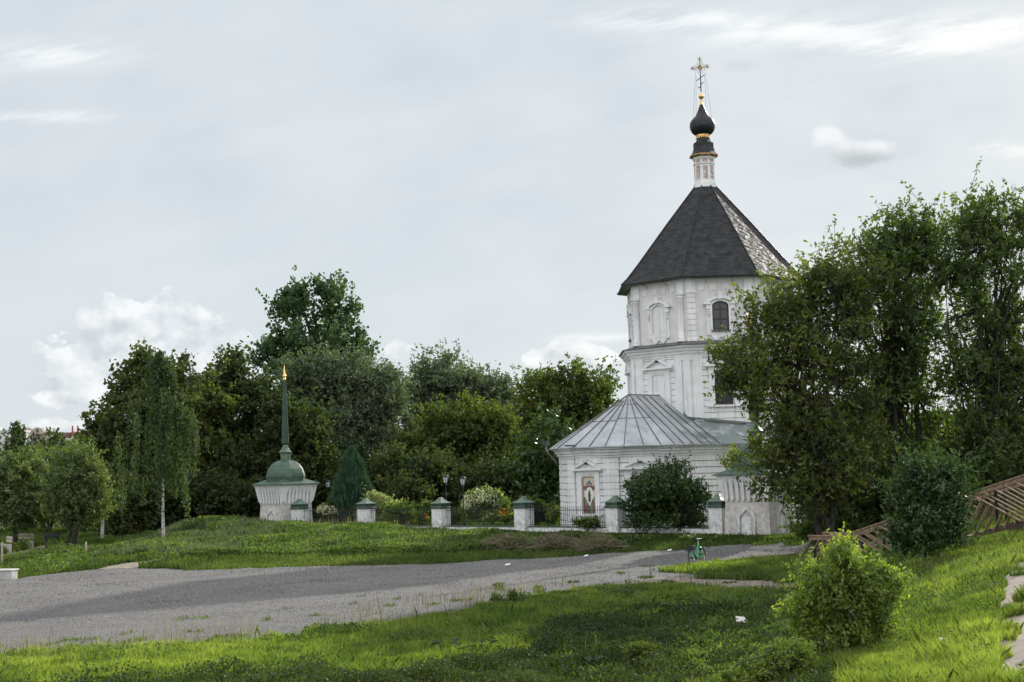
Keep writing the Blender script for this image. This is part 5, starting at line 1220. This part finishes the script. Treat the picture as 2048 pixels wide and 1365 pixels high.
shrub('ash_shrub', 'dark glossy ash shrub in front of the balustrade on the bank', 1850, 1128, None, [(1850, 1020, 50, 55), (1824, 1045, 40, 48), (1888, 1035, 40, 58), (1856, 1080, 56, 32), (1828, 955, 16, 26), (1905, 960, 18, 24), (1862, 945, 14, 22), (1794, 1000, 12, 24)],
      'lf_gloss', .14, .046, 330, 8, 11, .42, 85, shell=.45, up=1.0, jit=.06)
t = shrub('sapling', 'bright yellow-green box elder sapling in the foreground, left of the sunny bank', 1690, 1312, None, [(1680, 1185, 52, 46), (1635, 1168, 36, 32), (1745, 1205, 48, 42), (1688, 1130, 28, 34), (1712, 1145, 26, 28), (1660, 1240, 70, 50), (1720, 1250, 56, 44), (1605, 1225, 34, 28), (1780, 1165, 26, 22), (1650, 1290, 50, 24)],
      'lf_bright', .075, .036, 420, 8, 11, .22, 86, shell=.45, tr=.02, up=.6)
shrub('sapling', 'small bright sapling at the bottom edge, left of the larger one', 1530, 1362, 21.5, [(1520, 1352, 46, 22), (1480, 1362, 34, 16), (1575, 1318, 36, 30), (1600, 1350, 40, 28)], 'lf_bright', .055, .03, 230, 7, 11, .13, 87, tr=.012)
shrub('sapling', 'thin yellowish seedling in the dark weeds of the bottom centre', 1275, 1350, None, [(1278, 1310, 22, 26), (1285, 1340, 26, 18), (1262, 1330, 14, 16)], 'lf_maple', .06, .03, 60, 6, 9, .13, 88, tr=.01)
shrub('roadside_bush', 'green bush between the right turret and the balustrade', 1690, 1085, 59, [(1690, 1055, 50, 16), (1640, 1062, 30, 12), (1610, 1058, 26, 12), (1720, 1045, 40, 22)], 'lf_weed', .12, .07, 330, 7, 10, .28, 89)
shrub('tall_weed', 'bushy weed at the near edge of the gravel below the middle', 1032, 1210, None, [(1032, 1192, 14, 14), (1000, 1204, 12, 10)], 'lf_weed', .05, .03, 60, 6, 9, .12, 90, tr=.006)

# ------------------------------------------------------------------ ground cover
def in_view(P, mx=160, my=160):
    px, py = project(P); return (px > -mx) & (px < 2048 + mx) & (py > 0) & (py < 1365 + my)
BASES = [(c_.location.x, c_.location.y) for c_ in ()]
def blades(name, label, n, xr, yr, dens_fn, h, w, m_, seed, lean=.35, zoff=0.):
    rng = np.random.default_rng(seed); x = rng.uniform(*xr, n); y = rng.uniform(*yr, n)
    P = np.stack([x, y, H(x, y)], 1); k = in_view(P) & (rng.random(n) < dens_fn(x, y)); P = P[k]; n = len(P)
    x, y = P[:, 0], P[:, 1]
    a = rng.uniform(0, 2 * math.pi, n); hh = h(x, y, rng) if callable(h) else h * rng.uniform(.5, 1.3, n)
    ww = w * (y / 25) ** .75 * rng.uniform(.7, 1.3, n)
    sx, sy = np.cos(a), np.sin(a); ln = rng.normal(0, lean, (n, 2)) * hh[:, None]
    B0 = P + np.stack([-sx * ww, -sy * ww, -.03 + 0 * ww], 1); B1 = P + np.stack([sx * ww, sy * ww, -.03 + 0 * ww], 1)
    M0 = P + np.stack([ln[:, 0] * .35 + sx * ww * .8, ln[:, 1] * .35 + sy * ww * .8, hh * .6], 1); M1 = P + np.stack([ln[:, 0] * .35 - sx * ww * .8, ln[:, 1] * .35 - sy * ww * .8, hh * .6], 1)
    Tt = P + np.stack([ln[:, 0], ln[:, 1], hh], 1)
    V = np.stack([B0, B1, M0, Tt, M1], 1).reshape(-1, 3); Fq = np.arange(n * 5).reshape(n, 5)
    tint = np.clip(.42 + .35 * (hash2(x * 3.1, y * 2.4) - .5) + .4 * (hash2(x * .9, y * .7) - .5) + .5 * (hash2(x * .22 + 7, y * .2) - .5) + rng.normal(0, .16, n), 0, 1)
    return tag(fast_mesh(name, V, Fq, M[m_], None, np.repeat(tint, 5)), label, 'grass', kind='stuff')
def weeds(name, label, n, xr, yr, dens_fn, hmax, ln, wd, m_, seed, cat='weeds'):
    rng = np.random.default_rng(seed); x = rng.uniform(*xr, n); y = rng.uniform(*yr, n)
    hm = hmax(x, y) if callable(hmax) else hmax
    P = np.stack([x, y, H(x, y)], 1); P[:, 2] += hm * rng.random(n) ** .8
    k = in_view(P) & (rng.random(n) < dens_fn(x, y)); P = P[k]; x, y = P[:, 0], P[:, 1]; n = len(P)
    s = (y / 25) ** .6
    a, b = rot_axes(n, rng, (0, 0, .4), 1.0); L = (ln * s * rng.uniform(.6, 1.4, n))[:, None]; W = (wd * s * rng.uniform(.6, 1.4, n))[:, None]
    V = np.stack([P - a * L * .5, P + b * W * .5, P + a * L * .5, P - b * W * .5], 1).reshape(-1, 3)
    tint = np.clip(.4 + .7 * (hash2(x * .8 + 3, y * .6) - .5) + rng.normal(0, .18, n), 0, 1)
    return tag(fast_mesh(name, V, np.arange(n * 4).reshape(n, 4), M[m_], None, np.repeat(tint, 4)), label, cat, kind='stuff')
nb = lambda x, y: (~bare(x, y)).astype(float)
def dm(x, y): return (x - FP[0]) * FN[0] + (y - FP[1]) * FN[1]
def svec(x, y): return x - (.235 * y - 2.4)
GB = G_BPATH.mean(0)
def tree_shade_zone(x, y):  # area where tree shade is put in by dark-coloured weeds and thinner grass
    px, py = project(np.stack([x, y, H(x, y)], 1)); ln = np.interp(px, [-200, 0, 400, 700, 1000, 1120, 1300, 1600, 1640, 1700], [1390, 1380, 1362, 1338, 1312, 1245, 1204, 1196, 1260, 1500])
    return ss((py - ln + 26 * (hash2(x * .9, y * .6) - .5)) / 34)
fgH = lambda x, y, r: (.45 + 1.0 * hash2(x * 2.3, y * 2.0)) * (.09 + .15 * hash2(x * .5, y * .5) ** 1.5 + .05 * ss((30 - y) / 8)) * r.uniform(.55, 1.35, len(x)) * (1 - .5 * ss(svec(x, y) / 1.5))
blades('foreground_grass', 'lush sunlit grass of the foreground below the gravel', 1000000, (-14, 17), (17, 47), lambda x, y: nb(x, y) * np.clip((26 / y) ** 1.1, .2, 1) * (1 - .5 * tree_shade_zone(x, y)), fgH, .0062, 'grass', 101)
blades('bank_grass', 'bright backlit grass on the right-hand bank', 480000, (1, 20), (18, 50), lambda x, y: nb(x, y) * (svec(x, y) > .2) * np.clip((22 / y), .25, 1), lambda x, y, r: .15 * r.uniform(.4, 1.4, len(x)), .0042, 'grass', 102)
blades('near_bank_grass', 'fine backlit grass of the nearest part of the bank', 420000, (1, 10), (11, 27), lambda x, y: nb(x, y) * (svec(x, y) > -.6), lambda x, y, r: (.10 + .12 * hash2(x * 2, y * 2)) * r.uniform(.4, 1.5, len(x)), .0036, 'grass', 1021)
blades('verge_grass', 'short grass on the gravel verge and mound foot', 230000, (-26, 20), (44, 78), lambda x, y: nb(x, y) * (dm(x, y) > .3), lambda x, y, r: .13 * r.uniform(.4, 1.4, len(x)), .0085, 'grass_d', 103)
blades('lawn_grass', 'grass of the left lawn under the willows', 150000, (-48, -14), (61, 118), nb, lambda x, y, r: .26 * r.uniform(.4, 1.4, len(x)), .011, 'grass_d', 104)
blades('garden_grass', 'grass inside the churchyard', 40000, (-24, 16), (70, 110), lambda x, y: (dm(x, y) < -.5) * 1., .2, .012, 'grass_d', 105)
island = lambda x, y: nb(x, y) * (y > 44) * (svec(x, y) > -9)
blades('island_grass', 'tussocks of grass in the green island beside the bicycle', 60000, (4, 15), (44, 60), lambda x, y: nb(x, y) * (dm(x, y) > 5), lambda x, y, r: .17 * r.uniform(.4, 1.5, len(x)), .010, 'grass', 106)
# sparse pale stalks along the near edge of the gravel
def near_edge(x, y):
    px, py = project(np.stack([x, y, H(x, y)], 1)); ed = np.interp(px, [0, 200, 400, 600, 800, 1000, 1100, 1250], [1316, 1306, 1292, 1272, 1243, 1207, 1190, 1172])
    return ed - py
blades('pale_stalks', 'thin pale grass stalks growing at the near edge of the gravel', 60000, (-16, 8), (28, 50), lambda x, y: np.clip(1 - np.abs(near_edge(x, y) - 6) / 42, 0, 1) ** 2 * (hash2(x * .7, y * .7) > .48) * .35, lambda x, y, r: .42 * r.uniform(.3, 1.2, len(x)), .0042, 'dry', 107, .12)
blades('gravel_tufts', 'small tufts of grass growing out of the gravel', 500000, (-16, 12), (30, 56), lambda x, y: (hash2(x * 1.6 + 11, y * .9) > .72 + near_edge(x, y) * .0035) * (near_edge(x, y) > 0) * np.clip(1 - near_edge(x, y) / 85, 0, 1) * .5, lambda x, y, r: .07 * r.uniform(.4, 1.4, len(x)), .008, 'grass_d', 108, .6)
def stones(name, label, P0, n, smin, smax, seed):
    rng = np.random.default_rng(seed); lo, hi = P0.min(0), P0.max(0); x = rng.uniform(lo[0], hi[0], n); y = rng.uniform(lo[1], hi[1], n)
    P = np.stack([x, y, H(x, y)], 1); k = in_view(P) & pip(P0, x, y); P = P[k]; x, y = P[:, 0], P[:, 1]; n = len(P)
    s = rng.uniform(smin, smax, n) * (y / 40) ** .5 * (.7 + .8 * hash2(x * .9, y * .9)); a = rng.uniform(0, 2 * math.pi, n); c_, s_ = np.cos(a) * s, np.sin(a) * s
    B = [P + np.stack([c_, s_, -.01 + 0 * s], 1), P + np.stack([-s_ * .8, c_ * .8, -.01 + 0 * s], 1), P - np.stack([c_, s_, .01 + 0 * s], 1), P - np.stack([-s_ * .8, c_ * .8, .01 + 0 * s], 1)]
    T_ = P + np.stack([rng.normal(0, .2, n) * s, rng.normal(0, .2, n) * s, s * rng.uniform(.25, .5, n)], 1)
    V = np.stack(B + [T_], 1).reshape(-1, 3); b = np.arange(n)[:, None] * 5; Fq = np.concatenate([b + [[0, 1, 4]], b + [[1, 2, 4]], b + [[2, 3, 4]], b + [[3, 0, 4]]])
    tint = np.clip(.32 + .25 * (hash2(x * .7, y * .7) - .5) + rng.normal(0, .22, n), 0, 1)
    return tag(fast_mesh(name, V, Fq, M['pebble'], None, np.repeat(tint, 5)), label, 'gravel', kind='stuff')
stones('gravel_stones', 'loose grey stones covering the gravel road', G_ROAD, 260000, .014, .034, 141)
stones('path_stones', 'loose stones on the dirt path beyond the foreground grass', G_DIRT, 9000, .015, .04, 142)
stones('bank_path_stones', 'stones and crumbs of earth on the worn bank path', G_BPATH, 5000, .012, .04, 143)
# leafy weeds
mfac = lambda x, y: nb(x, y) * (dm(x, y) > .25) * (y > 58) * ss((x + 21.5 + .10 * (y - 62)) / 1.5) * (np.interp(x, [-16.7, -10, -2.6, 3.9, 8, 14], [18.5, 15.2, 11.2, 4.9, 3.6, 3.2]) - dm(x, y) > 1.4 + 2 * hash2(x, y))
weeds('mound_weeds', 'dense leafy weeds covering the mound below the churchyard fence', 330000, (-23, 15), (58, 90), mfac, lambda x, y: (.12 + .34 * hash2(x * .55, y * .55) ** 1.5) * (1 - .3 * ss((-6 - x) / 4) * ss((9 - dm(x, y)) / 3)) * (1 - .85 * ss((2.2 - dm(x, y)) / 1.5) * ss((x + 5) / 3)), .085, .055, 'lf_weed', 111)
weeds('shade_weeds', 'broad-leaved weeds coloured dark to stand for tree shade in the foreground hollow', 520000, (-10, 9), (18, 38), lambda x, y: nb(x, y) * tree_shade_zone(x, y) * np.clip(24 / y, 0, 1) ** 2, lambda x, y: .06 + .50 * hash2(x * 1.3, y * 1.5) ** 1.5, .060, .045, 'lf_dark', 112)
weeds('green_weeds', 'light green leafy weeds among the foreground grass', 190000, (-12, 12), (19, 46), lambda x, y: nb(x, y) * (hash2(x * .8 + 20, y * .6) > .58), lambda x, y: .05 + .25 * hash2(x * .9, y * .9), .05, .038, 'lf_weed', 113)
weeds('bank_weeds', 'weeds at the foot of the bank around the sapling and balustrade', 150000, (3, 17), (17, 48), lambda x, y: nb(x, y) * (svec(x, y) < 3.0 + 1.6 * hash2(x * 2, y)) * (svec(x, y) > -1.6) * (hash2(x * .8 + 2, y * .5) > .3), lambda x, y: .12 + .38 * hash2(x * .8, y * .8), .055, .035, 'lf_weed', 114)
weeds('lawn_weeds', 'flowering weeds on the left lawn along the gravel', 60000, (-40, -16), (62, 100), lambda x, y: nb(x, y) * (hash2(x * .5, y * .35) > .45), lambda x, y: .15 + .5 * hash2(x * .6, y * .5), .085, .045, 'lf_weed', 115)
blades('mound_stalks', 'tall grassy stalks standing on the mound', 9000, (-23, 14), (58, 88), lambda x, y: mfac(x, y) * (hash2(x * .8 + 5, y * .7) > .6) * (1 - .8 * ss((x + 4) / 4)), lambda x, y, r: .55 * r.uniform(.4, 1.3, len(x)), .006, 'dry', 116, .18)
blades('tall_herbs', 'tall grey-green herbs on the left end of the mound', 42000, (-21, -9), (62, 86), lambda x, y: nb(x, y) * (mfac(x, y) > 0) * ss((-12 - x) / 4) * (dm(x, y) > 3.5) * (hash2(x * .9, y * .7) > .4), lambda x, y, r: .42 * r.uniform(.4, 1.3, len(x)), .010, 'lf_willow', 121, .25)
blades('plot_stalks', 'weeds growing against the fence posts and turret feet', 26000, (-18, 15), (62, 92), lambda x, y: nb(x, y) * (np.abs(dm(x, y) - 1.1) < .9) * (hash2(x * .9, y * .9) > .45 + .4 * (x > -5)), lambda x, y, r: .28 * r.uniform(.4, 1.3, len(x)), .008, 'lf_weed', 117, .2)
blades('tall_stems', 'taller seed-bearing stems scattered through the foreground grass', 26000, (-13, 14), (18, 40), lambda x, y: nb(x, y) * (hash2(x * .9 + 31, y * .8) > .55) * .6, lambda x, y, r: .34 * r.uniform(.5, 1.4, len(x)), .0032, 'lf_bright', 118, .25)
weeds('bank_clover', 'low leafy weeds sprinkled through the bank grass', 200000, (2, 14), (12, 44), lambda x, y: nb(x, y) * (svec(x, y) > .5) * (hash2(x * 1.4 + 8, y * 1.1) > .45), lambda x, y: .05 + .16 * hash2(x * 1.9, y * 1.7), .040, .028, 'lf_weed', 119)
blades('bank_stalks', 'dry stalks and seed heads in the bank grass', 16000, (2, 16), (12, 44), lambda x, y: nb(x, y) * (svec(x, y) > -.5) * .6, lambda x, y, r: .26 * r.uniform(.5, 1.4, len(x)), .0032, 'dry', 120, .3)
# cut brush heaps on the mound
for j, (px, py, wpx, hpx, lb) in enumerate([(1195, 1092, 40, 16, 'heap of dry cut brushwood in the middle of the mound, right of the others'), (1105, 1088, 46, 14, 'heap of dry cut brushwood below the post beside the apse'), (1010, 1090, 46, 11, 'low scatter of dry cut brushwood, leftmost on the mound')]):
    rng = np.random.default_rng(120 + j); q = on(px, py + hpx * .5); k = q.y / F; n = 1300
    x = rng.normal(0, .45, n) * wpx * k * 1.1; y = rng.normal(0, .7, n); z = np.abs(rng.normal(0, .5, n)) * hpx * k * np.exp(-(x / (wpx * k)) ** 2)
    zz = H(x + q.x, y + q.y) - q.z + z * 1.1 + .14; P = np.stack([x, y, zz], 1); a, b = rot_axes(n, rng, (0, 0, 0), 1.); a[:, 2] *= .5
    L = rng.uniform(.15, .55, n)[:, None]; W = rng.uniform(.006, .016, n)[:, None]
    V = np.stack([P - a * L - b * W, P - a * L + b * W, P + a * L + b * W, P + a * L - b * W], 1).reshape(-1, 3)
    o = fast_mesh('brush_heap', V, np.arange(n * 4).reshape(n, 4), M['dry'], None, np.repeat(rng.random(n) * .7, 4)); o.location = q; tag(o, lb, 'brushwood', 'heaps of cut brush on the mound')
# broad burdock-like leaves in the foreground
rng = np.random.default_rng(130)
for j, (px, py, n, lb) in enumerate([(960, 1312, 12, 'broad-leaved dock plants in the foreground, left of centre'), (1350, 1236, 14, 'broad-leaved plants right of centre in the shaded grass'), (1190, 1345, 9, 'large burdock leaves at the bottom edge of the photo'), (1510, 1255, 8, 'broad-leaved plants beside the pale plastic sheet'), (870, 1318, 7, 'small group of dock leaves at the bottom, left of the others'), (1250, 1200, 8, 'broad-leaved plants near the dirt path')]):
    g = MB(); q = on(px, py); k = q.y / F
    for i in range(n):
        x, y = rng.normal(0, 26 * k), rng.normal(0, .5); a = rng.uniform(0, 2 * math.pi); L = rng.uniform(.14, .30); W = L * .42; el = rng.uniform(.05, .5); z = float(H(q.x + x, q.y + y)) - q.z + rng.uniform(.12, .3)
        c_, s_ = math.cos(a), math.sin(a)
        def P3(u_, v_, w_): return (x + c_ * u_ - s_ * v_, y + s_ * u_ + c_ * v_, z + w_)
        g.poly([P3(0, 0, 0), P3(L * .3, W, el * L * .5 + .02), P3(L * .7, W * .8, el * L + .0), P3(L, 0, el * L * .6), P3(L * .7, -W * .8, el * L + .0), P3(L * .3, -W, el * L * .5 + .02), P3(L * .5, 0, el * L * .55 - .01)], [(0, 1, 6), (1, 2, 6), (2, 3, 6), (3, 4, 6), (4, 5, 6), (5, 0, 6)])
        g.tube([(0, 0, -.05), (x * .6, y * .6, z * .5), (x, y, z)], .006, 4)
    o = g.build('broad_leaf_plant', M['lf_gloss']); o.location = q; tag(o, lb, 'plant', 'broad-leaved plants in the foreground')
